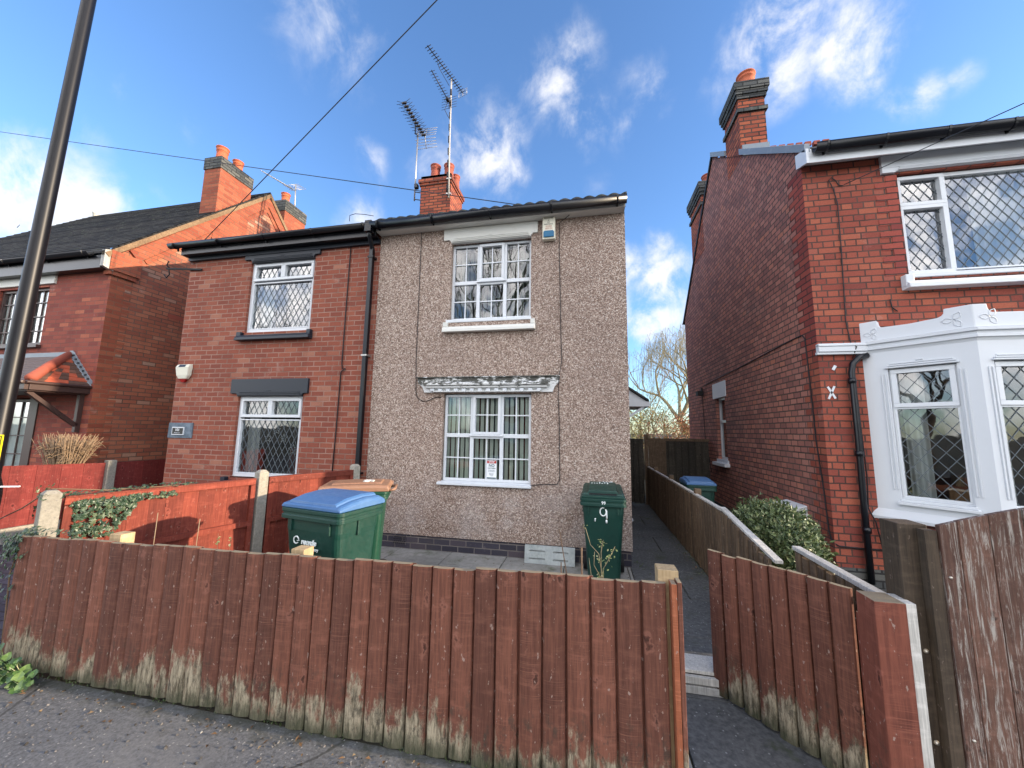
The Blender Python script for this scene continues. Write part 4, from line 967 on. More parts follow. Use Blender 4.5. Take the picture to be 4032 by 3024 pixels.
M['porch_tile_grey'] = paint('grey-brown porch tile', (.16, .12, .11), .8, .4, (.09, .07, .065), 8)
PCO = PC_front.build('porch_canopy', M['porch_tile_grey'], H3)
PC_side.build('hip_tiles', M['porch_tile'], PCO)
mb = MB(); mb.tube([(-9.47, 5.0, 2.93), (-9.15, 4.62, 2.66), (-8.86, 4.27, 2.37)], .065, 10, r1=.075); mb.build('hip_ridge', M['terracotta_dark'], PCO)
mb = MB(); mb.box(-12.2, -8.83, 4.20, 4.25, 2.19, 2.30); mb.box(-8.86, -8.81, 4.25, 5.0, 2.19, 2.30); mb.box(-12.2, -8.86, 4.25, 5.0, 2.17, 2.195)
mb.tube([(-12.2, 4.18, 2.31), (-8.82, 4.18, 2.31)], .03, 8); mb.tube([(-8.80, 4.2, 2.31), (-8.80, 5.0, 2.31)], .03, 8)
mb.build('canopy_frame', M['brown_frame'], PCO, bevel=.004)
mb = MB(); mb.box(-8.99, -8.92, 4.93, 5.0, 1.50, 2.18); mb.bar((-8.955, 4.95, 1.62), (-8.955, 4.30, 2.17), .06, .07, up=(1, 0, 0)); mb.build('bracket', M['brown_frame'], PCO, bevel=.004)
mb = MB()
for i in range(8):
    f = i/8; x = -9.44+.60*f; z = 2.93-.60*f
    mb.prism([(x-.04, 4.992, z-.03), (x+.12, 4.992, z-.03), (x+.12, 4.992, z+.02), (x+.05, 4.992, z+.075), (x-.02, 4.992, z+.075)], (0, .008, 0))
    mb.prism([(x, 4.98, z-.02), (x+.08, 4.98, z-.10), (x+.10, 5, z-.06), (x+.02, 5, z+.02)], (.0, 0, .01))
mb.box(-12.2, -9.44, 4.985, 4.998, 2.90, 2.98)
mb.build('flashing', M['lead'], PCO)

# ------------------------------------------------------------------ right house
HR = thing('bay_house', 'bright red brick house with white bay window and dark maroon side wall', 'house', (5, 5, 0))
XR = 2.72
bx0, bx1 = 3.17, 5.8
uo = (3.72, 5.9, 3.53, 4.83)
mb = MB(); front_wall(mb, XR, 7.2, -.05, 5.30, 5.0, [uo, (bx0+.12, bx1-.12, .78, 2.6)], .12); mb.build('wall', M['brick_right'], HR)
mb = MB()
sw = (8.16, 8.72, 1.10, 2.42)
ys = [5.0, sw[0], sw[1], 10.9]; zs = [-.05, sw[2], sw[3], 4.78]
for i in range(3):
    for j in range(3):
        if i == 1 and j == 1: continue
        mb.add([(XR, ys[i], zs[j]), (XR, ys[i+1], zs[j]), (XR, ys[i+1], zs[j+1]), (XR, ys[i], zs[j+1])], [(0, 3, 2, 1)], 0)
mb.add([(XR, 5.0, 4.78), (XR, 10.9, 4.78), (XR, 8.07, 7.60), (XR, 5.0, 5.28)], [(0, 3, 2, 1)], 0)
a, b, c, d = sw; e = XR+.12
mb.add([(XR, a, c), (e, a, c), (e, a, d), (XR, a, d)], [(3, 2, 1, 0)], 0); mb.add([(XR, b, c), (e, b, c), (e, b, d), (XR, b, d)], [(0, 1, 2, 3)], 0)
mb.add([(XR, a, d), (e, a, d), (e, b, d), (XR, b, d)], [(0, 1, 2, 3)], 0); mb.add([(XR, a, c), (e, a, c), (e, b, c), (XR, b, c)], [(3, 2, 1, 0)], 0)
mb.build('side_wall', M['brick_right_side'], HR)
mb = MB(); mb.add([(XR, 10.9, -.05), (7.2, 10.9, -.05), (7.2, 10.9, 4.78), (XR, 10.9, 4.78)], [(3, 2, 1, 0)]); mb.add([(7.2, 5, -.05), (7.2, 10.9, -.05), (7.2, 10.9, 4.78), (7.2, 8.07, 7.6), (7.2, 5, 5.28)], [(0, 1, 2, 3, 4)])
mb.build('rear_wall', M['brick_maroon'], HR)
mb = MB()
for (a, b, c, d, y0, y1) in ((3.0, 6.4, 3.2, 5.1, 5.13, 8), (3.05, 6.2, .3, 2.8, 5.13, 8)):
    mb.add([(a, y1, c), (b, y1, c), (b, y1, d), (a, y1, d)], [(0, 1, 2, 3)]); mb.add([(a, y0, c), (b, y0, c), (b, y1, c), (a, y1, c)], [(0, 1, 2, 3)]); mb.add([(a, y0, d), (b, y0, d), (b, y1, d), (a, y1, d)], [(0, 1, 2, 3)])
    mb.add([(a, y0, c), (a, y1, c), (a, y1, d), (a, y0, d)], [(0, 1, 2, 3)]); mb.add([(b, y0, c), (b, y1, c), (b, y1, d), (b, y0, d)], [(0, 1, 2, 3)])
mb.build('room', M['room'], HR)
mb = MB(); mb.box(XR-.015, bx0+.02, 4.985, 5.0, -.05, .195, 0); mb.box(XR-.015, XR, 5.0, 10.9, -.05, .195, 0); mb.build('plinth', M['brick_cap'], HR)
mb = MB(); quoins(mb, 5.0, 1, 'x', XR, -.003, 2.6, .235, .345, -.003); mb.build('corner_quoin', M['brick_right'], HR)
mb = MB(); quoins(mb, 5.0, 1, 'x', XR, 2.605, 5.05, .235, .345, -.003); mb.build('corner_quoin', M['brick_maroon'], HR)
mb = MB(); quoins(mb, 3.722, -1, 'y', 4.996, 3.54, 4.83, .12, .235, -.001, grp=1); mb.build('window_quoin', M['brick_maroon'], HR)
mb = MB()
mb.add([(XR-.02, 4.82, 5.17), (7.2, 4.82, 5.17), (7.2, 8.07, 7.58), (XR-.02, 8.07, 7.58)], [(0, 1, 2, 3)]); mb.add([(XR-.02, 8.07, 7.58), (7.2, 8.07, 7.58), (7.2, 11.1, 4.74), (XR-.02, 11.1, 4.74)], [(0, 1, 2, 3)])
mb.build('roof', M['slate'], HR)
mb = MB()      # verge flashing
for (y0_, z0_, y1_, z1_) in ((4.82, 5.13, 6.66, 6.56), (7.31, 7.05, 8.07, 7.63)):
    mb.prism([(XR-.045, y0_, z0_), (XR-.045, y1_, z1_), (XR-.045, y1_, z1_+.11), (XR-.045, y0_, z0_+.11)], (.06, 0, 0))
mb.build('flashing', M['lead'], HR)
mb = MB(); mb.prism([(XR-.03, 8.07, 7.60), (XR-.03, 10.95, 4.75), (XR-.03, 10.95, 4.84), (XR-.03, 8.07, 7.70)], (.05, 0, 0)); mb.build('verge', M['rubber'], HR)
mb = MB()
for i in range(14): mb.box(XR+.16*i, XR+.11+.16*i, 8.03, 8.11, 7.60, 7.685)
mb.build('ridge_tile', M['terracotta_dark'], HR)
chimney(HR, XR-.005, 3.14, 6.65, 7.31, 6.52, 7.93, [(7.78, 7.93, .07, 'cap'), (7.70, 7.778, .05, 'cap'), (7.625, 7.698, .028, 'cap'), (7.36, 7.43, .035, 'cap')], [(2.95, 6.84, 1.1), (2.95, 7.14, 1.0)], mat='brick_chim', potm='terracotta', potr=.14, poth=.30)
chimney(HR, XR-.005, 3.14, 8.92, 9.86, 5.9, 7.62, [(7.46, 7.62, .07, 'cap'), (7.38, 7.458, .05, 'cap'), (7.30, 7.378, .028, 'cap'), (7.05, 7.12, .035, 'cap')], [(2.95, 9.15, 1.0), (2.95, 9.6, 1.0)], mat='brick_chim', potm='terracotta_dark', potr=.14, poth=.30)
mb = MB(); mb.box(XR+.01, 3.16, 6.63, 6.65, 6.52, 6.72); mb.build('lead_apron', M['lead'], HR)
mb = MB(); mb.box(XR-.03, 7.2, 4.825, 4.845, 4.985, 5.17); mb.box(XR-.03, 7.2, 4.845, 4.998, 5.07, 5.09); mb.prism([(XR-.045, 4.80, 4.97), (XR-.045, 5.03, 5.05), (XR-.045, 5.03, 5.24), (XR-.045, 4.80, 5.16)], (.03, 0, 0)); FR_ = mb.build('fascia', M['white_upvc'], HR)
mb = MB()
for i in range(12): mb.box(XR+.1+i*.37, XR+.42+i*.37, 4.90, 4.93, 5.066, 5.070)
mb.build('soffit_vent', M['rubber'], FR_)
gutter(HR, XR+.03, 7.2, 4.825, 5.165, .062, brk=.62, deep=1.5)
# upper window
pr_ = front(5.06)
leaded_window(HR, pr_, 3.725, 5.88, 3.55, 4.82, [(3.74, 4.225, 4.425, 4.81, True), (3.74, 4.225, 3.56, 4.425, True), (4.225, 5.38, 3.59, 4.79, False), (5.38, 5.86, 3.56, 4.81, True)], d0=-.07, d1=.0, fw=.03, dx=.108, dz=.155, gl='glass_bright', cw=.007)
mb = MB(); mb.box(3.56, 6.05, 4.965, 5.03, 4.90, 5.06); mb.box(3.56, 3.70, 4.965, 5.03, 4.835, 4.90); mb.box(3.70, 5.92, 4.97, 5.03, 4.85, 4.90); LR = mb.build('lintel', M['white_paint'], HR, bevel=.004)
mb = MB()
for k in range(3): mb.box(3.72+.01*k, 5.9-.01*k, 4.948+k*.005, 4.968, 4.855+k*.018, 4.866+k*.018)
mb.build('moulding', M['white_paint'], LR, bevel=.003)
mb = MB(); mb.prism([(3.64, 4.88, 3.35), (3.64, 5.02, 3.35), (3.64, 5.02, 3.46), (3.64, 4.93, 3.44), (3.64, 4.885, 3.40)], (2.4, 0, 0)); mb.box(3.635, 3.72, 4.92, 5.0, 3.38, 3.52); mb.box(3.73, 5.9, 4.98, 5.06, 3.50, 3.55); mb.build('sill', M['white_paint'], HR, bevel=.008)
# string course
mb = MB(); mb.box(2.70, 3.20, 4.94, 5.0, 2.63, 2.73); mb.box(2.69, 3.20, 4.955, 5.0, 2.60, 2.63); mb.box(2.70, 3.2, 4.93, 5.0, 2.695, 2.715); mb.build('string_course', M['white_paint'], HR, bevel=.005)
# bay window
P0, P1, P2, P3 = (3.17, 5.0), (3.77, 4.40), (5.2, 4.40), (5.8, 5.0)
CL_ = math.hypot(.6, .6)
BAY = MB(); plan = [P0, P1, P2, P3]
def cant(off, z): # outline offset outward by off
    s2 = off*math.tan(R(22.5)); k = off*(1/math.cos(R(45)))
    return [(P0[0]-k*1.0, 5.0, z), (P1[0]-s2, P1[1]-off, z), (P2[0]+s2, P2[1]-off, z), (P3[0]+k, 5.0, z)]
def cant_band(mb, prof):
    """prof: list (off,z) from bottom to top; surface following the bay plan"""
    rings = [cant(o, z) for o, z in prof]; vs = [p for r in rings for p in r]; fs = []
    for i in range(len(rings)-1):
        for j in range(3): fs.append((i*4+j, i*4+j+1, (i+1)*4+j+1, (i+1)*4+j))
    mb.add(vs, fs, 0)
cpl = PL((P0[0], P0[1], 0), (1, -1, 0), (-1, -1, 0)); fpl = PL((P1[0], P1[1], 0), (1, 0, 0), (0, -1, 0)); rpl = PL((P2[0], P2[1], 0), (1, 1, 0), (1, -1, 0))
segs = [(cpl, CL_, [(.20, .70)]), (fpl, 1.43, [(.11, 1.32)]), (rpl, CL_, [(.15, .65)])]
zb0, zt0 = .98, 2.40
for (p, L_, ops) in segs:
    def q(a0, a1, z0, z1): BAY.add([p.p(a0, z0), p.p(a1, z0), p.p(a1, z1), p.p(a0, z1)], [(0, 1, 2, 3)], 0)
    q(0, L_, .78, zb0); q(0, L_, zt0, 2.64)
    a = 0
    for (u_, v_) in ops:
        q(a, u_, zb0, zt0); a = v_
        for aa, s_ in ((u_, 1), (v_, -1)):
            BAY.add([p.p(aa, zb0, 0), p.p(aa, zb0, -.1), p.p(aa, zt0, -.1), p.p(aa, zt0, 0)], [(0, 1, 2, 3)] if s_ > 0 else [(3, 2, 1, 0)], 0)
        BAY.add([p.p(u_, zt0, 0), p.p(v_, zt0, 0), p.p(v_, zt0, -.1), p.p(u_, zt0, -.1)], [(0, 1, 2, 3)], 0); BAY.add([p.p(u_, zb0, 0), p.p(v_, zb0, 0), p.p(v_, zb0, -.1), p.p(u_, zb0, -.1)], [(3, 2, 1, 0)], 0)
    q(a, L_, zb0, zt0)
cant_band(BAY, [(0, .74), (.045, .75), (.05, .78), (.03, .82), (0, .86)])
cant_band(BAY, [(0, 2.60), (.012, 2.63), (.03, 2.635), (.03, 2.66), (.018, 2.665), (.02, 2.69), (.045, 2.70), (.045, 2.725), (.0, 2.735)])
# under and top
BAY.add([(x, y, .74) for x, y in plan], [(3, 2, 1, 0)], 0); BAY.add([(x, y, 2.64) for x, y in plan], [(0, 1, 2, 3)], 0)
BW = BAY.build('bay_window', M['white_paint'], HR)
# parapet with raised corners
mb = MB()
def parapet(p, L_, raised):
    zl, zh = 2.88, 2.972
    pts = []
    tops = []
    a = 0
    for (r0_, r1_) in raised: tops.append((r0_, r1_))
    cur = 0; poly = [(0, 2.735)]
    seq = []
    for (r0_, r1_) in tops:
        if r0_ > cur: seq += [(cur+.04, zl+.004), ((cur+r0_)/2, zl-.004), (r0_-.05, zl+.008), (r0_-.02, zl+.022), (r0_-.004, zl+.045)]
        seq += [(r0_, zh), (r1_, zh)]
        cur = r1_
        if r1_ < L_: seq += [(r1_+.004, zl+.05), (r1_+.016, zl+.02), (r1_+.03, zl+.008)]
    if cur < L_: seq += [(L_, zl)]
    pts = [(0, 2.735)]+seq+[(L_, 2.735)]
    P3d = [p.p(a, z, .0) for a, z in pts]
    mb.prism(P3d, -p.n*.09)
parapet(cpl, CL_, [(0, .15), (.66, CL_)]); parapet(fpl, 1.43, [(0, .12), (1.31, 1.43)]); parapet(rpl, CL_, [(0, .18), (.70, CL_)])
PB = mb.build('parapet', M['white_paint'], BW, bevel=.006)
mb = MB()
def petals(p, a, z, s):
    for ang in (60, 180, 300):
        t_ = R(ang); ux, uz = math.cos(t_), math.sin(t_); px, pz = -uz, ux; path = []
        for k in range(13):
            f = k/12*2; g = f if f <= 1 else 2-f; sd_ = 1 if f <= 1 else -1
            w = math.sin(math.pi*g)*.30
            path.append(p.p(a+s*(ux*(g*.95+.05)+px*w*sd_), z+s*(uz*(g*.95+.05)+pz*w*sd_), .002))
        mb.tube(path, .0045, 5)
for (p_, a_, z_, s_) in ((cpl, .10, 2.82, .072), (cpl, .72, 2.84, .085), (fpl, .13, 2.84, .085), (fpl, 1.3, 2.84, .085)):
    mb = MB(); petals(p_, a_, z_, s_); mb.build('leaf_relief', M['white_paint'], PB)
mb = MB()
for (p, a0, a1) in ((cpl, .20, .70), (fpl, .11, 1.32)):
    for k in range(3):
        o = .028-.008*k; z = zt0+.0+k*.022
        p.box(mb, a0-.02+.02*k, a1+.02-.02*k, z+.002, z+.018, .0, o)
    p.box(mb, (a0+a1)/2-.025, (a0+a1)/2+.025, zt0+.067, zt0+.085, 0, .014)
    for s_, aa in ((-1, a0), (1, a1)):
        for k in range(2): p.box(mb, *sorted((aa+s_*(.012+k*.03), aa+s_*(.026+k*.03))), zb0+.1, zt0-.06, 0, .012)
mb.build('moulding', M['white_paint'], BW, bevel=.003)
bays = [(cpl, .20, .70, [(.215, .685, 1.965, 2.385, True), (.215, .685, 1.0, 1.965, False)]), (fpl, .11, 1.32, [(.125, .72, 1.965, 2.385, True), (.125, .72, 1.0, 1.965, False), (.72, 1.305, 1.965, 2.385, True), (.72, 1.305, 1.0, 1.965, False)]), (rpl, .15, .65, [(.165, .635, 1.965, 2.385, True), (.165, .635, 1.0, 1.965, False)])]
for (p, a0, a1, li) in bays:
    wv = leaded_window(BW, p, a0, a1, .985, 2.395, li, d0=-.085, d1=-.03, fw=.02, dx=.125, dz=.165, name='window_frame', cw=.006)
mb = MB(); cpl.box(mb, .17, .73, .925, .955, -.09, .045); fpl.box(mb, .08, 1.35, .925, .955, -.09, .045); cpl.box(mb, .19, .71, .956, .985, -.09, .01); mb.build('sill', M['white_upvc'], BW, bevel=.004)
# brick dado under bay
mb = MB()
pls = [(3.29, 5.0), (3.85, 4.46), (5.15, 4.46), (5.7, 5.0)]
vs = [(x, y, z) for z in (-.05, .74) for x, y in pls]
mb.add(vs, [(0, 1, 5, 4), (1, 2, 6, 5), (2, 3, 7, 6)], 0); mb.build('bay_dado', M['brick_right'], HR)
# bay curtains
def cant_curtain(label, p, a0, a1, z0, z1, d=-.22):
    mb = MB(); n = 40; vs = []
    for j in range(n+1):
        a = a0+(a1-a0)*j/n; dd = d+.02*math.sin(a*70)
        vs += [p.p(a, z0, dd), p.p(a, z1, dd)]
    mb.add(vs, [(2*j, 2*j+2, 2*j+3, 2*j+1) for j in range(n)], smooth=True)
    o = p.p((a0+a1)/2, z0, d)
    tag(mb.build('curtain', M['curtain_grey'], origin=tuple(o)), label, 'curtain', None)
cant_curtain('pale curtain at the left of the angled pane in the white bay window', cpl, .24, .42, 1.0, 2.4)
cant_curtain('pale curtain at the left of the front pane in the white bay window', fpl, .14, .34, 1.0, 2.4)
curtain('curtain', 'pale curtain inside the big leaded window above the white bay', 'curtain_grey', 4.62, 5.3, 3.58, 4.8, 5.28)
# side window
spl = PL((XR+.07, 0, 0), (0, 1, 0), (-1, 0, 0))
spl2 = PL((XR+.09, 0, 0), (0, -1, 0), (-1, 0, 0))
mb = MB(); spl2.frame(mb, -8.72, -8.16, 1.12, 2.40, .045, -.03, .02); spl2.box(mb, -8.68, -8.2, 1.88, 1.93, -.03, .022)
SWN = mb.build('side_window', M['white_upvc'], HR)
mb = MB(); spl2.quad(mb, -8.7, -8.18, 1.14, 2.38, -.005); mb.build('pane', M['glass'], SWN)
mb = MB(); mb.box(XR-.012, XR+.05, 8.06, 8.84, 2.40, 2.72); mb.build('lintel', M['white_paint'], SWN)
mb = MB(); mb.box(XR-.10, XR+.06, 8.06, 8.80, 1.00, 1.06); mb.box(XR-.02, XR+.06, 8.1, 8.76, 1.06, 1.12); mb.build('sill', M['white_paint'], SWN)
# side light
mb = MB(); mb.box(XR-.13, XR, 9.52, 9.68, 2.55, 2.66); mb.box(XR-.03, XR, 9.57, 9.63, 2.66, 2.74); mb.build('side_lamp', M['rubber'], HR)
# cables and downpipe
cab(HR, [(XR-.01, 9.44, 2.78), (XR-.01, 7.5, 2.84), (XR-.01, 5.5, 2.92), (XR-.01, 5.28, 2.92), (XR-.012, 5.22, 2.86), (XR-.012, 5.19, 2.3), (XR-.012, 5.17, 1.6), (XR-.012, 5.10, 1.0), (XR-.012, 5.07, .55), (XR-.014, 5.02, .45), (2.75, 4.98, .42), (3.0, 4.985, .41), (3.28, 4.985, .41)], .008)
cab(HR, [(XR-.01, 9.6, 2.55), (XR-.01, 9.55, 2.0), (XR-.01, 9.5, 1.4), (XR-.01, 9.3, 1.1), (XR-.01, 9.2, .8)], .007)
cab(HR, [(3.15, 4.985, 4.74), (3.10, 4.985, 4.75), (3.07, 4.985, 4.82), (3.03, 4.985, 4.86), (3.0, 4.985, 4.83), (3.04, 4.985, 4.70), (3.07, 4.985, 4.5), (3.06, 4.985, 3.9), (3.03, 4.985, 3.0), (3.06, 4.985, 2.74), (3.08, 4.93, 2.68), (3.06, 4.985, 2.55)], .006)
cab(HR, [(3.5, 4.985, 3.25), (3.51, 4.985, 3.15), (3.56, 4.985, 3.10)], .007)
mb = MB(); mb.tube([(3.19, 4.95, 2.58), (3.10, 4.94, 2.56), (3.03, 4.94, 2.48), (3.01, 4.94, 2.38), (3.01, 4.94, 1.6), (3.0, 4.94, .9), (3.0, 4.94, .06)], .032, 10); DP2 = mb.build('downpipe', M['black_paint'], HR)
for z in (2.28, 1.45, .62):
    mb = MB(); mb.lathe(3.005, 4.94, [(.030, z-.03), (.040, z-.03), (.040, z+.03), (.030, z+.03)], 10); mb.build('pipe_clip', M['black_paint'], DP2)
cab(HR, [(3.06, 4.975, 2.3), (3.07, 4.975, 1.6), (3.08, 4.975, 1.2), (3.06, 4.975, .85), (3.12, 4.975, .7), (3.16, 4.975, .42)], .007)
mb = MB(); pl_ = front(5.0)
for (dx_, dz_) in ((.035, .075), (-.035, .07)):
    mb.bar((2.82-dx_, 4.994, 2.15-dz_), (2.82+dx_, 4.994, 2.15+dz_), .006, .022, up=(0, 0, 1) if False else Vector((0, 1, 0)).cross(Vector((dx_, 0, dz_))).normalized())
mb.bar((2.855, 4.993, 2.42), (2.885, 4.993, 2.47), .006, .03, up=(1, 0, -.6)); mb.build('tape_mark', M['white_upvc'], HR)
# meter box
t = thing('meter_box', 'white meter box on the maroon side wall behind the laurel bush', 'meter box', (2.6, 5.75, 0))
mb = MB(); mb.prism([(2.50, 5.49, .2), (2.72, 5.49, .2), (2.72, 5.49, .76), (2.50, 5.49, .70)], (0, .5, 0)); mb.build('case', M['white_paint'], t, bevel=.01)
mb = MB(); mb.box(2.494, 2.50, 5.53, 5.95, .24, .66); mb.build('door', M['white_paint'], t, bevel=.003)

# ------------------------------------------------------------------ aerials
def yagi(par, A, B, nel, L0, L1, r=.009, tilt=0, mat='dark_metal', fat=False, name='director'):
    A = Vector(A); B = Vector(B); d = (B-A).normalized(); s_ = d.cross(Vector((0, 0, 1))).normalized()
    mb = MB(); mb.tube([A, B], .012, 6); bo = mb.build('boom', M[mat], par)
    mb = MB()
    for i in range(nel):
        f = (i+.3)/nel; c = A+(B-A)*f; L_ = (L0+(L1-L0)*f)/2
        if fat:
            up = Vector((0, 0, .035))
            for sg in (-1, 1):
                mb.tube([c, c+s_*sg*L_+up*1.3-d*.04], r*.7, 4); mb.tube([c, c+s_*sg*L_-up*1.3-d*.04], r*.7, 4)
            mb.obox(c, d, s_, (0, 0, 1), .02, .055, .02)
        else: mb.tube([c-s_*L_, c+s_*L_], r, 5)
    mb.build(name, M[mat], bo)
    return bo, d, s_
t = thing('television_aerial', 'tall mast with two thin aerials strapped to the pebbledashed house chimney', 'aerial', (-3.30, 7.94, 7.36))
mb = MB(); mb.tube([(-3.29, 7.945, 7.3), (-3.32, 7.95, 8.6), (-3.345, 7.96, 10.6)], .022, 8); mb.build('mast', M['pale_metal'], t)
bo, d, s_ = yagi(t, (-3.59, 7.03, 10.57), (-3.17, 8.38, 10.57), 19, .17, .19)
mb = MB(); c = Vector((-3.175, 8.36, 10.57))
for dz in (-.09, -.03, .03, .09): mb.tube([c-s_*.13+Vector((0, 0, dz)), c+s_*.13+Vector((0, 0, dz))], .006, 4)
for ds in (-.13, 0, .13): mb.tube([c+s_*ds+Vector((0, 0, -.1)), c+s_*ds+Vector((0, 0, .1))], .006, 4)
mb.build('reflector', M['grey_metal'], t)
bo, d, s_ = yagi(t, (-3.46, 7.04, 9.9), (-3.36, 7.95, 9.9), 12, .15, .20, r=.006)
mb = MB(); c = Vector((-3.365, 7.92, 9.9))
for dz in (-.16, -.09, -.02, .06, .13): mb.tube([c-s_*.21+Vector((0, .0, dz)), c+s_*.21+Vector((0, 0, dz))], .006, 4)
mb.tube([c+Vector((0, 0, -.18)), c+Vector((0, 0, .15))], .008, 4); mb.obox(c-d*.08, d, s_, (0, 0, 1), .05, .035, .03); mb.build('reflector', M['dark_metal'], t)
mb = MB(); mb.tube([(-3.37, 7.85, 9.85), (-3.45, 7.85, 9.65), (-3.38, 7.9, 9.5), (-3.34, 7.93, 9.45)], .007, 4); mb.tube([(-3.5, 7.4, 10.55), (-3.48, 7.5, 10.45), (-3.37, 7.9, 10.35)], .007, 4)
for k in range(9): mb.tube([(-3.344+.0, 7.955, 10.3-k*.33), (-3.338, 7.955, 10.12-k*.33)], .026, 6)
mb.build('coax', M['cable'], t)
mb = MB(); mb.box(-3.36, -3.24, 7.93, 8.0, 7.40, 7.43); mb.box(-3.36, -3.24, 7.93, 8.0, 7.80, 7.83); mb.build('wall_bracket', M['grey_metal'], t)
t = thing('television_aerial', 'shorter mast with stubby cross aerial at the left side of the chimney', 'aerial', (-4.23, 8.02, 7.4))
mb = MB(); mb.tube([(-4.24, 8.02, 7.38), (-4.235, 8.02, 9.26)], .018, 8); mb.build('mast', M['grey_metal'], t)
mb = MB(); mb.tube([(-4.24, 8.02, 9.2), (-4.22, 7.85, 9.1), (-4.15, 7.7, 9.2)], .014, 6); mb.tube([(-4.24, 8.02, 7.42), (-4.06, 8.1, 7.42)], .012, 5); mb.tube([(-4.24, 8.02, 7.62), (-4.06, 8.1, 7.62)], .012, 5); mb.obox((-4.19, 8.0, 7.75), (1, 0, 0), (0, 1, 0), (0, 0, 1), .04, .05, .05); mb.build('wall_bracket', M['dark_metal'], t)
bo, d, s_ = yagi(t, (-4.12, 7.04, 9.2), (-4.08, 8.1, 9.2), 11, .34, .40, fat=True)
mb = MB(); c = Vector((-4.08, 8.12, 9.2))
for k, (dz, dy) in enumerate(((.30, .06), (.22, .03), (.14, .02), (.06, 0), (-.04, 0), (-.10, .03), (-.16, .06), (-.22, .1))): mb.tube([c+Vector((-.27, dy, dz)), c+Vector((.30, dy, dz))], .008, 4)
mb.tube([c+Vector((0, .08, .32)), c, c+Vector((0, .1, -.24))], .010, 5); mb.build('reflector', M['grey_metal'], t)
t = thing('television_aerial', 'pale aerial beside the rear chimney of the gabled house', 'aerial', (-8.77, 9.2, 8.2))
mb = MB(); mb.tube([(-8.80, 9.1, 8.1), (-8.76, 9.0, 9.1)], .02, 6); mb.build('mast', M['grey_metal'], t)
bo, d, s_ = yagi(t, (-10.08, 9.0, 9.72), (-8.85, 9.05, 8.95), 14, .16, .22, mat='grey_metal')
mb = MB(); c = Vector((-8.85, 9.02, 8.98))
for k in range(5): mb.tube([c+Vector((-.22+.07*k, -.16, .02-.05*k)), c+Vector((.02+.07*k, .16, .26-.05*k))], .008, 4)
mb.build('reflector', M['grey_metal'], t)

# overhead wires
def wire(label, a, b, sag, r=.007):
    a, b = Vector(a), Vector(b); pts = []
    for i in range(25):
        f = i/24; p = a.lerp(b, f); p.z -= sag*4*f*(1-f); pts.append(p)
    mb = MB(); mb.tube(pts, r, 5); tag(mb.build('overhead_wire', M['wire'], origin=tuple(a)), label, 'wire', 'overhead wires')
wire('wire rising steeply from the black gutter of the brick semi', (-6.56, 4.83, 4.72), (13.2, -.49, 12.84), 0, .0065)
wire('long wire crossing in front of both chimneys to the pebbledashed house', (-14.2, 5.59, 8.80), (-.40, 4.85, 4.72), .0, .0065)
wire('wire passing behind the lamp column towards the gabled house', (-15.5, 6.75, 7.15), (-11.2, 4.85, 5.55), .0, .006)
wire('wire from the loose loop on the bright red brick above the bay', (3.15, 4.97, 4.74), (5.6, .70, 4.25), 0, .005)

# ------------------------------------------------------------------ front fence
def feather(mb, a, b, z0f, z1f, w, nrm, thick=.028, thin=.006, rg=random, step_z=.0, flip=False):
    """boards from a to b (2d), outer face towards nrm"""
    a = Vector((*a, 0)); b = Vector((*b, 0)); d = b-a; L_ = d.length; d.normalize(); n = Vector((*nrm, 0)).normalized(); k = max(1, round(L_/w)); w = L_/k
    for i in range(k):
        s0 = a+d*(i*w); s1 = a+d*((i+1)*w+.02 if i < k-1 else (i+1)*w)
        zt = z1f((i+.5)/k)+rg.uniform(-.008, .008); zb = z0f((i+.5)/k)+rg.uniform(-.012, .012); lean = rg.uniform(-.003, .003)
        c = rg.uniform(0, .004); e = s0+d*(w-.006); tw = s0+d*(w+.012) if i < k-1 else e
        def ring(z):
            o = Vector((0, 0, z)); P = lambda f, t_: s0+d*(.004+(w-.012)*f)+n*t_+o
            return [s0+n*-.001+o+d*.0025, P(0, thick*.72), P(.04, thick*.92), P(.30, thick+c), P(.65, thick*.92+c), P(.93, thick*.72), P(1, thick*.5), e+n*.001+o, tw+n*.001+o, tw+n*-.003+o]
        r0_ = ring(zb); r1_ = [p+d*lean for p in ring(zt)]
        mb.loft([r0_[::-1], r1_[::-1]] if d.cross(n).z > 0 else [r0_, r1_])
FF = thing('picket_fence', 'long low fence of overlapping red-brown boards with green worn feet along the pavement', 'fence', (-1.7, 2.0, 0))
mb = MB(); feather(mb, (-3.93, 2.0), (.365, 2.0), lambda f: .03-.03*f, lambda f: .862+.075*f, .118, (0, -1))
mb.build('boards', M['fence_red'], FF)
mb = MB(); mb.box(-3.9, .36, 2.004, 2.04, .22, .29); mb.box(-3.9, .36, 2.004, 2.04, .66, .73); mb.build('rail', M['fence_maroon_dark'], FF)
mb = MB(); mb.box(.33, .425, 2.02, 2.11, 0, .985); mb.build('post', M['raw_wood'], FF, bevel=.003)
mb = MB(); mb.box(-1.775, -1.685, 2.045, 2.13, 0, .915); mb.build('post', M['raw_wood'], FF, bevel=.003)
mb = MB(); mb.box(-3.22, -3.12, 2.045, 2.13, 0, .905); mb.build('post', M['raw_wood'], FF, bevel=.003)
mb = MB(); mb.box(.378, .402, 1.955, 2.018, .0, .945); mb.build('trim', M['trim_orange'], FF, bevel=.002)
mb = MB(); mb.box(.404, .424, 1.955, 2.018, .0, .955); mb.build('trim', M['fence_red'], FF, bevel=.003)

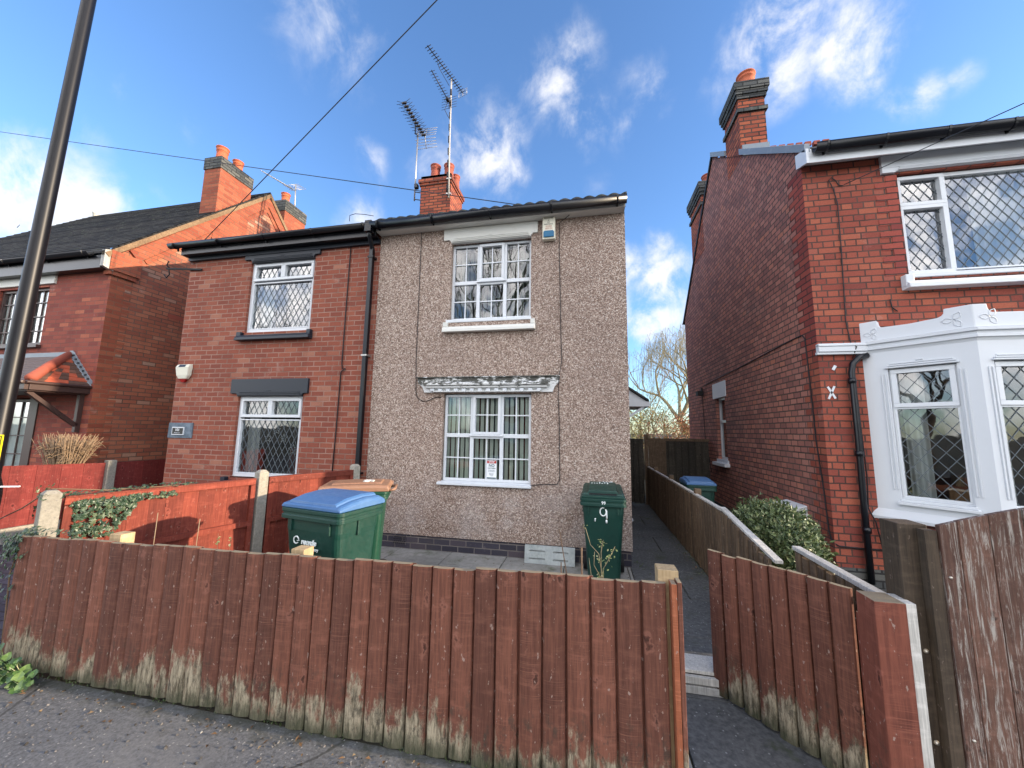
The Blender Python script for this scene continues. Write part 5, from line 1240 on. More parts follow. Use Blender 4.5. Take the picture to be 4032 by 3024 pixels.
# gate, hinge post
G = thing('garden_gate', 'low red-brown boarded gate standing open beside the path', 'gate', (.79, 2.81, 0))
ga, gb_ = (.79, 2.815), (1.275, 2.235)
mb = MB(); dgx = Vector((ga[0]-gb_[0], ga[1]-gb_[1])).normalized()
feather(mb, ga, gb_, lambda f: .015, lambda f: .875+.03*f, .095, (-.767, -.64))
mb.build('boards', M['fence_red'], G)
mb = MB(); nrm2 = Vector((.767, .64, 0))
for z in (.25, .72): mb.bar(Vector((.80, 2.805, z))+nrm2*.02, Vector((1.27, 2.24, z))+nrm2*.02, .035, .07)
mb.bar(Vector((.81, 2.79, .25))+nrm2*.02, Vector((1.25, 2.26, .72))+nrm2*.02, .03, .06); mb.build('ledge', M['post_red'], G)
GP = thing('gate_post', 'square red stained post with grey side at the gate hinge', 'post', (1.33, 2.1, 0))
mb = MB(); mb.box(1.235, 1.355, 2.03, 2.15, 0, .925); mb.build('post', M['post_red'], GP, bevel=.004)
mb = MB(); mb.box(1.355, 1.395, 2.035, 2.145, 0, .925); mb.build('packing', M['grey_wood'], GP, bevel=.003)
mb = MB(); mb.box(1.275, 1.30, 2.16, 2.23, .0, .80); mb.build('hinge_batten', M['post_red'], GP)
# big weathered gate
BG = thing('driveway_gate', 'tall arched gate of dark boards with flaking pale paint', 'gate', (1.8, 2.05, 0))
mb = MB(); xs = [1.505, 1.575, 1.69, 1.81, 1.93, 2.05, 2.17, 2.29, 2.41]
def arch(x): return 1.262+.145*math.sin(min(1, (x-1.5)/.75)*math.pi/2)
for i in range(len(xs)-1):
    a, b = xs[i]+.002, xs[i+1]-.002; yo = random.uniform(-.002, .002)
    mb.prism([(a, 2.03+yo, .03), (b, 2.03+yo, .03), (b, 2.03+yo, arch(b)), ((a+b)/2, 2.03+yo, arch((a+b)/2)), (a, 2.03+yo, arch(a))], (0, .022, 0))
mb.build('boards', M['gate_peel'], BG, bevel=.002)
mb = MB(); mb.box(1.455, 1.500, 2.035, 2.075, 0, 1.24); mb.build('stile', M['post_brown'], BG)
for (x, z) in ((1.525, 1.05), (1.535, .42)):
    mb = MB(); mb.lathe(0, 0, [(.0001, .007), (.005, .006), (.006, .003), (.006, 0), (.012, 0), (.012, -.003)], 12)
    for i, p in enumerate(mb.v): mb.v[i] = (x+p[0], 2.03-p[2]-.001, z+p[1])
    mb.build('bolt', M['bolt'], BG)
BP = thing('gate_post', 'tall mossy brown post between the two gates', 'post', (1.42, 2.12, 0))
mb = MB(); mb.box(1.385, 1.50, 2.08, 2.19, 0, 1.255); mb.build('post', M['post_brown'], BP, bevel=.004)
for z in (.72, .36):
    mb = MB(); mb.lathe(0, 0, [(.0001, .010), (.006, .008), (.009, .003), (.010, 0)], 12)
    for i, p in enumerate(mb.v): mb.v[i] = (1.44+p[0], 2.079-p[2], z+p[1])
    mb.build('coach_bolt', M['bolt'], BP)
# timber step at the gate
t = thing('timber_step', 'grey weathered timber step across the path just inside the gate', 'step', (.65, 2.9, 0))
mb = MB(); mb.box(.44, .835, 2.765, 2.80, .004, .050, .2); mb.box(.44, .835, 2.765, 2.795, .060, .104, .6); mb.box(.44, .835, 2.79, 2.98, .110, .130, .9); mb.build('plank', M['grey_wood'], t, bevel=.003)
mb = MB(); mb.box(.46, .82, 2.81, 2.92, .0, .105); mb.build('bearer', M['dark_fence'], t)

# ------------------------------------------------------------------ side fences
SF = thing('side_fence', 'weathered brown fence running back along the narrow path', 'fence', (1.38, 6, 0))
mb = MB(); feather(mb, (1.37, 4.34), (1.37, 9.25), lambda f: .03, lambda f: .845, .10, (-1, 0)); feather(mb, (1.352, 3.27), (1.365, 4.36), lambda f: .03, lambda f: .70+.155*f, .10, (-1, 0))
mb.build('boards', M['side_fence'], SF)
mb = MB(); mb.box(1.355, 1.40, 4.36, 9.25, .848, .868); mb.bar((1.38, 3.22, .712), (1.385, 4.40, .873), .055, .022); mb.build('capping', M['grey_wood'], SF)
mb = MB()
for y in (5.38, 6.95, 8.4): mb.box(1.37, 1.44, y-.04, y+.04, 0, .93)
mb.build('post', M['side_fence'], SF)
SF2 = thing('side_fence', 'short grey topped fence panel behind the open gate', 'fence', (1.42, 2.6, 0))
mb = MB(); feather(mb, (1.40, 2.24), (1.40, 3.0), lambda f: .03, lambda f: .855, .085, (-1, 0)); mb.build('boards', M['side_fence'], SF2)
mb = MB(); mb.box(1.378, 1.43, 2.22, 3.02, .862, .888); mb.build('capping', M['grey_wood'], SF2, bevel=.004)
BF = thing('rear_gate', 'tall dark boarded gate and panel closing the end of the path', 'gate', (1.6, 9.3, 0))
mb = MB(); feather(mb, (.55, 9.3), (1.30, 9.3), lambda f: .03, lambda f: 1.50, .12, (0, -1)); mb.build('gate_boards', M['fence_maroon_dark'] if False else M['dark_fence'], BF)
mb = MB(); feather(mb, (1.40, 9.32), (2.72, 9.32), lambda f: .03, lambda f: 1.50, .14, (0, -1)); mb.build('panel', M['dark_fence'], BF)
mb = MB(); mb.box(1.31, 1.39, 9.26, 9.34, 0, 1.60); mb.box(1.40, 2.72, 9.28, 9.31, 1.46, 1.52); mb.box(1.40, 1.78, 9.27, 9.30, 0, 1.47); mb.build('post', M['side_fence'], BF)

# ------------------------------------------------------------------ orange fence on the left
OF = thing('panel_fence', 'bright orange-red panel fence with concrete posts between the front gardens', 'fence', (-3.6, 3.4, 0))
OA, OB = Vector((-3.985, 2.13, 0)), Vector((-3.2, 4.74, 0)); OD = (OB-OA).normalized(); ON = Vector((OD.y, -OD.x, 0))
def fp(s_, z, d=0): return OA+OD*s_+Vector((0, 0, z))+ON*d
opl = PL(OA, OD, ON)
def panel(s0, s1, zt0, zt1):
    b = MB(); n = round((s1-s0)/.12); w = (s1-s0)/n; Lz = lambda q: zt0+(zt1-zt0)*(q-s0)/(s1-s0)
    for i in range(n):
        o = .003*(i % 2); opl.box(b, s0+i*w, s0+(i+1)*w+.008, .03, Lz(s0+(i+.5)*w)-.03, -.015+o, .003+o)
    b.build('boards', M['fence_orange'], OF)
    r = MB()
    r.bar(fp(s0, Lz(s0)-.028, .018), fp(s1, Lz(s1)-.028, .018), .03, .05); r.bar(fp(s0, Lz(s0)+.004, 0), fp(s1, Lz(s1)+.004, 0), .075, .014)
    opl.box(r, s0, s1, .60, .65, .007, .038); opl.box(r, s0, s1, .10, .15, .007, .038)
    opl.box(r, s0, s0+.045, .06, zt0-.06, .007, .036); opl.box(r, s1-.045, s1, .06, zt1-.06, .007, .036)
    r.build('rail', M['fence_orange'], OF)
panel(.07, 1.43, 1.085, 1.08); panel(1.57, 2.68, 1.08, 1.065)
for (q, z) in ((0, 1.15), (1.5, 1.175), (2.73, 1.15)):
    c = fp(q, 0); mb = MB(); w = .05
    sq = lambda h, z: [c+OD*h*a+ON*h*b+Vector((0, 0, z)) for a, b in ((-1, -1), (-1, 1), (1, 1), (1, -1))][::-1]
    mb.loft([sq(w, 0), sq(w, z-.03), sq(w, z-.028), sq(w*.55, z)])
    mb.build('post', M['concrete_post'], OF, bevel=.006)
# maroon fence further left
MF = thing('panel_fence', 'dark maroon panel fence on a concrete base in front of the gabled house', 'fence', (-7.8, 4, 0))
for (y0, y1, z0_, z1_) in ((2.3, 4.75, 1.12, 1.02), (4.9, 7.3, 1.02, 1.02)):
    b = MB(); n = round((y1-y0)/.13); w = (y1-y0)/n
    for i in range(n): zt = z0_+(z1_-z0_)*(i+.5)/n; b.box(-7.815+.006*(i % 2), -7.797+.006*(i % 2), y0+i*w, y0+(i+1)*w+.008, .225, zt)
    b.build('boards', M['fence_maroon'], MF)
mb = MB(); mb.box(-7.83, -7.77, 2.3, 7.3, 0, .22); mb.build('gravel_board', M['concrete_post'], MF)
for y in (2.22, 4.825, 7.35):
    mb = MB(); mb.box(-7.85, -7.75, y-.06, y+.06, 0, 1.06); mb.build('post', M['concrete_post'], MF, bevel=.01)

# ------------------------------------------------------------------ bins
def rr_ring(cx, cy, hx, hy, z, r=.04, n=4):
    pts = []
    for (sx, sy, a0) in ((1, 1, 0), (-1, 1, 90), (-1, -1, 180), (1, -1, 270)):
        for k in range(n+1):
            a = R(a0+90*k/n); pts.append((cx+sx*(hx-r)+r*math.cos(a), cy+sy*(hy-r)+r*math.sin(a), z))
    return pts
def make_bin(label, W_, D_, H_, bodym, lidm, loc, rot, lidkind='dome', group='wheelie bins'):
    t = thing('wheelie_bin', label, 'bin', (0, 0, 0), group)
    hx, hy = W_/2, D_/2; mb = MB()
    mb.loft([rr_ring(0, .03, hx*.70, hy*.66, .03, .05), rr_ring(0, .025, hx*.74, hy*.70, .22, .05), rr_ring(0, .0, hx*.86, hy*.86, H_-.20, .05), rr_ring(0, 0, hx*.875, hy*.875, H_-.16, .045), rr_ring(0, 0, hx*.885, hy*.885, H_-.06, .045)])
    for sx in (-1, 1): mb.box(*sorted((sx*hx*.60, sx*hx*.66)), -hy*.885-.014, -hy*.80, H_-.17, H_-.05); mb.box(*sorted((sx*hx*.885, sx*(hx*.885+.012))), -.03, .0, H_-.20, H_-.05)
    B = mb.build('body', M[bodym], t, bevel=.004)
    mb = MB(); mb.loft([rr_ring(0, 0, hx*.90, hy*.90, H_-.085, .045), rr_ring(0, 0, hx, hy, H_-.080, .045), rr_ring(0, 0, hx, hy, H_-.052, .045), rr_ring(0, 0, hx*.975, hy*.975, H_-.050, .045), rr_ring(0, 0, hx*.975, hy*.975, H_-.030, .045), rr_ring(0, 0, hx, hy, H_-.028, .045), rr_ring(0, 0, hx, hy, H_-.002, .045), rr_ring(0, 0, hx*.95, hy*.95, H_, .045)]); mb.build('rim', M[bodym], t, bevel=.003)
    if lidkind == 'dome':
        base = [(-hy*.97, 0), (-hy*.97, .022), (-hy*.93, .034), (-hy*.4, .060), (hy*.2, .072), (hy*.8, .066), (hy*1.02, .040), (hy*1.02, 0)]; up = [(-hy*.90, .03), (-hy*.88, .056), (-hy*.4, .084), (hy*.2, .096), (hy*.80, .088), (hy*.86, .06), (hy*.86, .0), (-hy*.9, .0)]; lw = .97; uw = .80
    elif lidkind == 'slope':
        base = [(-hy*.94, 0), (-hy*.94, .026), (-hy*.80, .030), (-hy*.78, .048), (hy*.3, .085), (hy*.85, .098), (hy*.98, .07), (hy*.98, 0)]; up = [(-hy*.74, .03), (-hy*.72, .080), (-hy*.1, .112), (hy*.5, .128), (hy*.78, .122), (hy*.84, .08), (hy*.84, .0), (-hy*.74, .0)]; lw = .93; uw = .66
    else:
        base = [(-hy*1.0, 0), (-hy*1.0, .045), (-hy*.95, .058), (-hy*.3, .066), (hy*.6, .068), (hy*.98, .058), (hy*1.03, .03), (hy*1.03, 0)]; up = [(-hy*.72, .03), (-hy*.70, .072), (-hy*.2, .078), (hy*.4, .080), (hy*.74, .078), (hy*.78, .06), (hy*.78, .0), (-hy*.72, .0)]; lw = 1.0; uw = .60
    def slab(prof, wd, rl):
        rings = []
        for (fx, k) in ((-1, .55), (-.96, .86), (-.90, 1), (.90, 1), (.96, .86), (1, .55)): rings.append([(fx*wd*hx, y, H_+.001+z*(k if z > .02 else 1)) for y, z in prof])
        return rings
    mb = MB(); mb.loft(slab(base, lw, 0)); Ld = mb.build('lid', M[lidm], t, bevel=.006)
    mb = MB(); mb.loft(slab(up, uw, 0)); mb.build('lid_panel', M[lidm], Ld, bevel=.005)
    if lidkind == 'flat':
        for sx in (-1, 1):
            mb = MB(); mb.box(*sorted((sx*hx*.70, sx*hx*.86)), hy*.90, hy*1.06, H_+.01, H_+.05); mb.build('lid_hinge', M[lidm], Ld, bevel=.006)
    mb = MB(); mb.tube([(-hx*.6, hy*.98, H_-.01), (-hx*.6, hy+.06, H_+.01), (hx*.6, hy+.06, H_+.01), (hx*.6, hy*.98, H_-.01)], .014, 8); mb.build('handle', M[lidm if lidkind == 'flat' else bodym], t)
    for s_ in (-1, 1):
        mb = MB(); n = 18
        ring = lambda x, r: [(x, hy*.80+r*math.cos(2*math.pi*k/n), .10+r*math.sin(2*math.pi*k/n)) for k in range(n)]
        xa, xb = sorted((s_*hx*.78, s_*hx*.94)); mb.loft([ring(xa, .08), ring(xa, .10), ring(xb, .10), ring(xb, .08)], smooth=False); mb.build('wheel', M['rubber'], t)
    if lidkind == 'slope':
        mb = MB(); mb.box(-hx*.60, hx*.60, -hy*.80, -hy*.745, H_+.034, H_+.050); mb.build('lid_slot', M['rubber'], t)
    return t, hx, hy
def place(t, loc, rot): t.location = loc; t.rotation_euler = (R(0), 0, rot)
t, hx, hy = make_bin('green wheelie bin with a blue lid standing by the orange fence', .63, .48, 1.03, 'bin_green', 'lid_blue', None, 0)
text_mesh('recycle', .052, face_front(.0, -hy*.86-.010, .79), M['white_letter'], t, depth=.004, bold=.002)
text_mesh('for Coventry', .030, face_front(.02, -hy*.855-.010, .745), M['white_letter'], t, depth=.004)
mb = MB(); mb.tube([(-.135+.026*math.cos(R(a)), -hy*.86-.008, .795+.026*math.sin(R(a))) for a in range(20, 321, 30)], .005, 5); mb.tube([(-.125, -hy*.86-.008, .79), (-.10, -hy*.86-.008, .795), (-.118, -hy*.86-.008, .812)], .004, 4); mb.build('logo', M['white_letter'], t)
place(t, (-2.025, 2.76, 0), R(-10.5))
t, hx, hy = make_bin('green wheelie bin with a faded brown lid behind the blue-lidded one', .52, .66, 1.01, 'bin_green2', 'lid_brown', None, 0, 'flat')
text_mesh('99', .15, Matrix.Translation((0.02, .12, 1.01+.082)) @ Matrix.Rotation(R(180), 4, 'Z'), M['white_letter'], t, depth=.002, bold=.004)
place(t, (-2.42, 3.66, 0), R(-65))
t, hx, hy = make_bin('plain dark green wheelie bin painted 9 against the pebbledashed wall', .50, .58, .915, 'bin_green', 'bin_green', None, 0, 'slope')
text_mesh('99', .046, face_front(.005, -hy-.002, .874), M['white_letter'], t, depth=.002, bold=.001)
mb = MB(); yb = -hy*.885-.003
mb.tube([(.0+.034*math.cos(R(a)), yb, .775+.044*math.sin(R(a))) for a in range(70, 420, 30)], .008, 5); mb.tube([(.036, yb, .79), (.038, yb, .73), (.038, yb+.006, .70)], .009, 5); mb.tube([(.034, yb+.008, .69), (.036, yb+.012, .655)], .010, 5); mb.tube([(-.085, yb+.012, .70), (-.088, yb+.014, .665)], .007, 5)
mb.build('painted_number', M['white_letter'], t)
mb = MB()
for i in range(9):
    x = -.06+random.uniform(0, .17); y = random.uniform(.05, .2); mb.bar((x, y, .915+.122), (x+.004, y+.03, .915+.126), .014, .010)
for i in range(5): x = -.13+i*.03; mb.box(x, x+.015, .06, .08, 1.030, 1.040)
mb.build('painted_marks', M['white_letter'], t)
place(t, (.165, 4.60, 0), R(-1.5))
t, hx, hy = make_bin('blue lidded bin in the shade beyond the side fence', .44, .5, .86, 'bin_green', 'lid_blue', None, 0)
place(t, (1.70, 6.5, 0), R(0))

# slotted slab leaning on wall
t = thing('concrete_panel', 'slotted grey concrete panel leaning against the foot of the pebbledashed wall', 'panel', (-.47, 4.92, 0))
mb = MB(); tl_ = R(14)
def lp(x, s_, o=0): return (x, 4.93+s_*math.sin(tl_)*.9-.06-o*math.cos(tl_), .01+s_*math.cos(tl_)+o*0-o*math.sin(tl_))
def slabbox(x0, x1, s0, s1):
    vs = [lp(x0, s0), lp(x1, s0), lp(x1, s1), lp(x0, s1), lp(x0, s0, .035), lp(x1, s0, .035), lp(x1, s1, .035), lp(x0, s1, .035)]
    mb.add(vs, [(0, 1, 2, 3), (7, 6, 5, 4), (4, 5, 1, 0), (5, 6, 2, 1), (6, 7, 3, 2), (7, 4, 0, 3)])
X0, X1 = -.80, -.17; S1 = .20
sl = [(-.74, -.54), (-.44, -.25)]
for (s0, s1) in ((0, .045), (.065, .135), (.155, S1)): slabbox(X0, X1, s0, s1)
for (s0, s1) in ((.045, .065), (.135, .155)):
    xs_ = [X0, sl[0][0], sl[0][1], sl[1][0], sl[1][1], X1]
    for i in (0, 2, 4): slabbox(xs_[i], xs_[i+1], s0, s1)
mb.build('slab', M['drain_slab'], t)

# ------------------------------------------------------------------ lamp column
t = thing('street_lamp', 'tall black street lamp column with signs strapped on at the left', 'street lamp', (-4.95, 2.32, 0))
bx, by = -4.97, 2.245
mb = MB(); mb.lathe(bx, by, [(.085, 0), (.085, 1.05), (.078, 1.12), (.058, 1.2), (.056, 2.5), (.050, 5.5), (.044, 8.5)], 24)
tilt = lambda p: (p[0]+.0068*p[2], p[1]+.011*p[2], p[2])
mb.v = [tilt(p) for p in mb.v]; mb.build('column', M['lamp_black'], t)
mb = MB(); mb.tube([tilt((bx, by, 8.4)), (-4.6, 1.6, 8.7), (-4.4, .9, 8.75)], .035, 8); mb.build('bracket_arm', M['lamp_black'], t)
mb = MB(); mb.loft([rr_ring(-4.35, .6, .13, .35, 8.68, .06), rr_ring(-4.35, .6, .15, .38, 8.75, .06), rr_ring(-4.35, .6, .08, .25, 8.84, .06)]); mb.build('lantern', M['grey_metal'], t)
sp = PL((bx+.105, by+.03, 0), (.92, .38, 0), (.38, -.92, 0))
mb = MB(); sp.box(mb, -.25, .03, 1.24, 1.55, .062, .066); S_ = mb.build('yellow_sign', M['yellow_sign'], t, bevel=.004)
mb = MB(); sp.frame(mb, -.24, .02, 1.25, 1.54, .006, .0665, .0675); mb.build('sign_border', M['rubber'], S_)
mb = MB(); pts = [sp.p(-.075+.052*math.cos(R(a)), 1.40+.052*math.sin(R(a)), .069) for a in range(0, 361, 20)]; mb.tube(pts, .007, 5); mb.build('sign_ring', M['red_lens'], S_)
for k, z in enumerate((1.515, 1.495, 1.345, 1.325, 1.305)):
    mb = MB(); sp.box(mb, -.14, .0-.03*(k % 2), z, z+.008, .0665, .068); mb.build('sign_print', M['letter_dark'], S_)
mb = MB(); sp.box(mb, -.30, -.075, 1.62, 1.92, .060, .064); mb.build('white_sign', M['paper'], t, bevel=.003)
mb = MB(); sp.box(mb, -.02, .20, 1.12, 1.130, .06, .075); mb.build('cable_tie', M['paper'], t)

# ------------------------------------------------------------------ plants
def leafq(mb, c, d, n, L_, w, rnd=None, fold=.25):
    """one pointed leaf as 4 faces"""
    d = d.normalized(); s_ = d.cross(n)
    if s_.length < .01: s_ = Vector((1, 0, 0))
    s_.normalize(); n2 = s_.cross(d)
    a = c; b = c+d*L_*.45+s_*w/2+n2*w*fold; e = c+d*L_; f = c+d*L_*.45-s_*w/2+n2*w*fold; mid = c+d*L_*.5
    mb.add([a, b, e, f, mid], [(0, 1, 4), (1, 2, 4), (2, 3, 4), (3, 0, 4)], rnd)
rg = random.Random(11)
def rv(): 
    while True:
        v = Vector((rg.uniform(-1, 1), rg.uniform(-1, 1), rg.uniform(-1, 1)))
        if .05 < v.length < 1: return v.normalized()
# laurel bush
t = thing('laurel_bush', 'rounded evergreen bush with glossy leaves in front of the maroon side wall', 'bush', (1.95, 3.9, 0))
mb = MB(); wood_ = MB()
lumps = [(1.76, 4.1, .60, .30, .52, .40), (1.66, 4.3, .60, .22, .40, .37), (1.74, 3.85, .53, .24, .36, .37), (1.86, 4.2, .57, .25, .40, .38), (1.66, 3.62, .38, .19, .34, .32), (1.68, 3.5, .34, .18, .25, .3)]
for i in range(17000):
    c = lumps[rg.choices(range(6), (5, 2, 3, 2, 2, 1))[0]]; v = rv(); k = rg.uniform(.70, 1.03)+.09*math.sin(v.x*9+v.z*7)*math.sin(v.y*11+1)+(rg.uniform(0, .16) if rg.random() < .04 else 0)
    p = Vector((c[0]+v.x*c[3]*k, c[1]+v.y*c[4]*k, c[2]+v.z*c[5]*k))
    if p.z < .02: continue
    d = (v*.5+rv()*.8+Vector((0, 0, .35))).normalized()
    leafq(mb, p, d, (v+rv()*.5).normalized(), rg.uniform(.026, .062), rg.uniform(.015, .029), rg.random()**1.6)
mb.build('foliage', M['laurel'], t)
for i in range(22):
    a = rg.uniform(0, 6.28); wood_.tube([(1.82, 3.92, 0), (1.80+.12*math.cos(a), 3.95+.15*math.sin(a), .25), (1.78+.22*math.cos(a), 3.98+.32*math.sin(a), rg.uniform(.5, .75))], .012, 5, r1=.004)
wood_.build('stem', M['bark'], t)
# ivy
def ivy_leaf(mb, c, n, s_, rnd):
    n = n.normalized(); u = n.cross(Vector((0, 0, 1))); u = u.normalized() if u.length > .05 else Vector((1, 0, 0)); w = n.cross(u); a0 = rg.uniform(-.9, .9)
    pts = [(0, -.35), (.45, -.5), (.38, -.05), (.62, .25), (.22, .3), (0, .95), (-.22, .3), (-.62, .25), (-.38, -.05), (-.45, -.5)]
    vs = [c+n*s_*.15]
    for x, y in pts:
        X, Y = x*math.cos(a0)-y*math.sin(a0), x*math.sin(a0)+y*math.cos(a0); vs.append(c+u*X*s_-w*-Y*s_*-1+n*(rg.uniform(-.1, .1)*s_))
    mb.add(vs, [(0, i, i % 10+1) for i in range(1, 11)], rnd)
def ivy(name, label, regions, stems, loc):
    t = thing(name, label, 'ivy', loc); mb = MB()
    for (fn, cnt, s0, s1) in regions:
        for i in range(cnt): c, n = fn(); ivy_leaf(mb, c, (n+rv()*.45), rg.uniform(s0, s1), rg.random()**1.3)
    mb.build('leaves', M['ivy'], t)
    st = MB()
    for p in stems: st.tube(p, .005, 5)
    st.build('stem', M['twig'], t)
def r_panel():
    q = .12+rg.uniform(0, 1)*.38; depth = .30*max(0, 1-((q-.22)/.26)**2)+.04; z = 1.04-rg.uniform(0, 1)**1.1*depth; return fp(q, z, .035+rg.uniform(0, .04)), ON+Vector((0, -.3, .2))
def r_top():
    q = -.05+rg.uniform(0, 1)**1.6*.95; return fp(q, 1.09+rg.uniform(0, .035), rg.uniform(-.06, .05)), Vector((.3, -.3, 1))
def r_band():
    q = .1+rg.uniform(0, .65); return fp(q, 1.035+rg.uniform(-.03, .02), .05), ON+Vector((0, 0, .2))
ivy('ivy', 'ivy spilling over the near end of the orange fence and its post', [(r_panel, 230, .022, .038), (r_top, 170, .014, .026), (r_band, 110, .014, .026)],
    [[fp(0, 1.16), fp(.3, 1.11), fp(.9, 1.09)], [fp(0, 1.15, -.03), (-4.6, 2.3, .95), (-5.4, 2.5, .72)], [fp(.1, 1.04, .03), fp(.2, .95, .03), fp(.25, .8, .03)]], (-3.95, 2.2, 0))
def r_left():
    x = -3.97+rg.gauss(0, .06); z = .86-abs(rg.gauss(0, .13)); return Vector((x, 2.0+rg.uniform(-.06, .08), z)), Vector((-.3, -1, .3))
def r_leftt():
    x = -3.95+rg.uniform(0, .45); return Vector((x, 2.02+rg.uniform(-.03, .05), .875+rg.uniform(0, .03))), Vector((0, -.5, 1))
def r_post(): return fp(rg.uniform(-.06, .05), rg.uniform(.8, 1.18), rg.uniform(-.09, -.05)), Vector((-1, -.5, .2))
ivy('ivy', 'dark ivy clump over the left end of the long red-brown fence', [(r_left, 300, .018, .036), (r_leftt, 90, .012, .022), (r_post, 90, .012, .026)],
    [[(-3.96, 2.0, 0), (-3.95, 1.985, .3), (-3.99, 1.99, .6), (-3.94, 2.0, .86)]], (-3.95, 2.0, 0))
# bright weed at fence foot
t = thing('mallow_weed', 'bright green broad-leaved weed at the foot of the long fence', 'weed', (-3.5, 1.88, 0))
mb = MB(); st = MB()
for i in range(90):
    x = -3.98+rg.uniform(0, .60); y = 1.80+rg.uniform(0, .14); z = .015+max(0, rg.gauss(.07, .045))*(1-.5*abs(x+3.7)); r = rg.uniform(.012, .028); n = (rv()*.75+Vector((.6, -.4, .55))).normalized(); u = n.cross(Vector((0, 1, 0))).normalized(); w = n.cross(u)
    vs = [Vector((x, y, z))]; k = 11
    for j in range(k): a = 2*math.pi*j/k+.3; q = r*(1+.16*math.sin(5*a)+rg.uniform(-.1, .1)-(.35 if j == 0 else 0)); vs.append(Vector((x, y, z))+u*math.cos(a)*q+w*math.sin(a)*q+n*r*.18*(1+math.sin(a*2)))
    mb.add(vs, [(0, j+1, (j+1) % k+1) for j in range(k)], rg.random())
    st.tube([(-3.6+rg.uniform(-.15, .1), 1.93, 0), (x, y, z)], .002, 4)
mb.build('leaves', M['mallow'], t); st.build('stem', M['weed'], t)
# clipped bare shrub by gabled house
t = thing('clipped_shrub', 'leafless tan shrub clipped flat behind the dark maroon fence', 'shrub', (-8.1, 4.42, 0))
mb = MB()
for i in range(240):
    a = rg.uniform(0, 6.28); x0 = -8.18+rg.uniform(-.08, .08); y0 = 4.42+rg.uniform(-.06, .06); tx = -8.08+.42*rg.uniform(-1, 1); ty = 4.42+rg.uniform(-.22, .22); tz = 1.46+rg.uniform(-.12, .04)
    mx = x0+(tx-x0)*.6+rg.uniform(-.05, .05); p = [(x0, y0, .5), (mx, y0+(ty-y0)*.5, .95+rg.uniform(0, .25)), (tx, ty, tz)]
    mb.tube(p, .008, 4, r1=.003)
    for k in range(2): q = Vector(p[1]).lerp(Vector(p[2]), rg.uniform(.2, .8)); mb.tube([q, q+rv()*.14], .0035, 3, cap=False)
mb.tube([(-8.2, 4.42, 0), (-8.2, 4.42, .6)], .03, 6); mb.build('branches', M['straw_twig'], t)
# dead rose stems behind front fence
t = thing('rose_bush', 'thorny rose stem with small leaves in front of the plain green bin', 'rose', (.08, 2.5, 0))
mb = MB(); lf = MB()
stems = [[(.08, 2.5, 0), (.08, 2.5, .76), (.06, 2.5, .89), (.01, 2.5, .94), (-.02, 2.5, 1.04), (-.045, 2.5, 1.05)], [(.09, 2.5, 0), (.085, 2.5, .80), (.12, 2.5, .86), (.16, 2.5, .94)], [(.07, 2.5, .3), (.075, 2.5, .9), (.085, 2.5, .97)], [(.02, 2.5, 0), (.012, 2.5, .76), (0, 2.5, .86)], [(.07, 2.5, .75), (.03, 2.5, .82), (.035, 2.5, .9)]]
for s_ in stems: mb.tube(s_, .0035, 5, r1=.002)
mb.build('stem', M['golden_twig'], t)
for (x, z, n) in ((.075, .96, 16), (.06, .87, 12), (.12, .87, 14), (.155, .93, 6), (.10, .82, 8), (-.03, 1.045, 3), (.07, .76, 10)):
    for i in range(n): c = Vector((x+rg.gauss(0, .014), 2.5+rg.gauss(0, .012), z+rg.gauss(0, .014))); leafq(lf, c, rv(), rv(), .018, .011, rg.random())
lf.build('leaves', M['weed'], t)
t = thing('cut_stems', 'bare brown cut stems in the front garden left of the plain green bin', 'stems', (-.1, 2.45, 0))
mb = MB(); mb.tube([(-.14, 2.5, 0), (-.14, 2.5, .75), (-.185, 2.5, 1.02)], .005, 6, r1=.003); mb.tube([(-.045, 2.5, 0), (-.045, 2.5, .92)], .0065, 6); mb.tube([(-.17, 2.5, .3), (-.175, 2.5, .82)], .004, 5); mb.tube([(-.05, 2.5, .9), (-.04, 2.5, .925)], .004, 5); mb.build('stem', M['twig'], t)
def small_weed(lab, x, y, h, n, mat='weed', w=.08):
    t = thing('weed', lab, 'weed', (x, y, 0)); mb = MB(); lf = MB()
    for i in range(n):
        tx, ty = x+rg.uniform(-w, w), y+rg.uniform(-.04, .04); hh = h*rg.uniform(.6, 1)
        mb.tube([(x+(tx-x)*.3, y, 0), (tx, ty, hh)], .002, 4)
        for k in range(9): p = Vector((x+(tx-x)*.3, y, 0)).lerp(Vector((tx, ty, hh)), max(0, 1-abs(rg.gauss(0, .14)))); leafq(lf, p, rv()+Vector((0, 0, .2)), Vector((0, -.3, 1)), .022, .015, rg.random())
    mb.build('stem', M['twig'], t); lf.build('leaves', M[mat], t)
small_weed('young green shoots behind the long fence near the middle concrete post', -2.66, 2.4, .87, 5, w=.12)
small_weed('thin red stemmed shoot against the orange fence panel', -2.98, 2.4, .80, 2, w=.03)
t = thing('dry_stalks', 'two tall dry stalks standing in front of the orange fence panel', 'stalks', (-3.1, 2.3, 0))
mb = MB(); mb.tube([(-3.26, 2.35, .3), (-3.25, 2.35, .98)], .003, 5); mb.tube([(-2.99, 2.45, .3), (-2.97, 2.45, .93)], .003, 5); mb.build('stalk', M['straw_twig'], t)
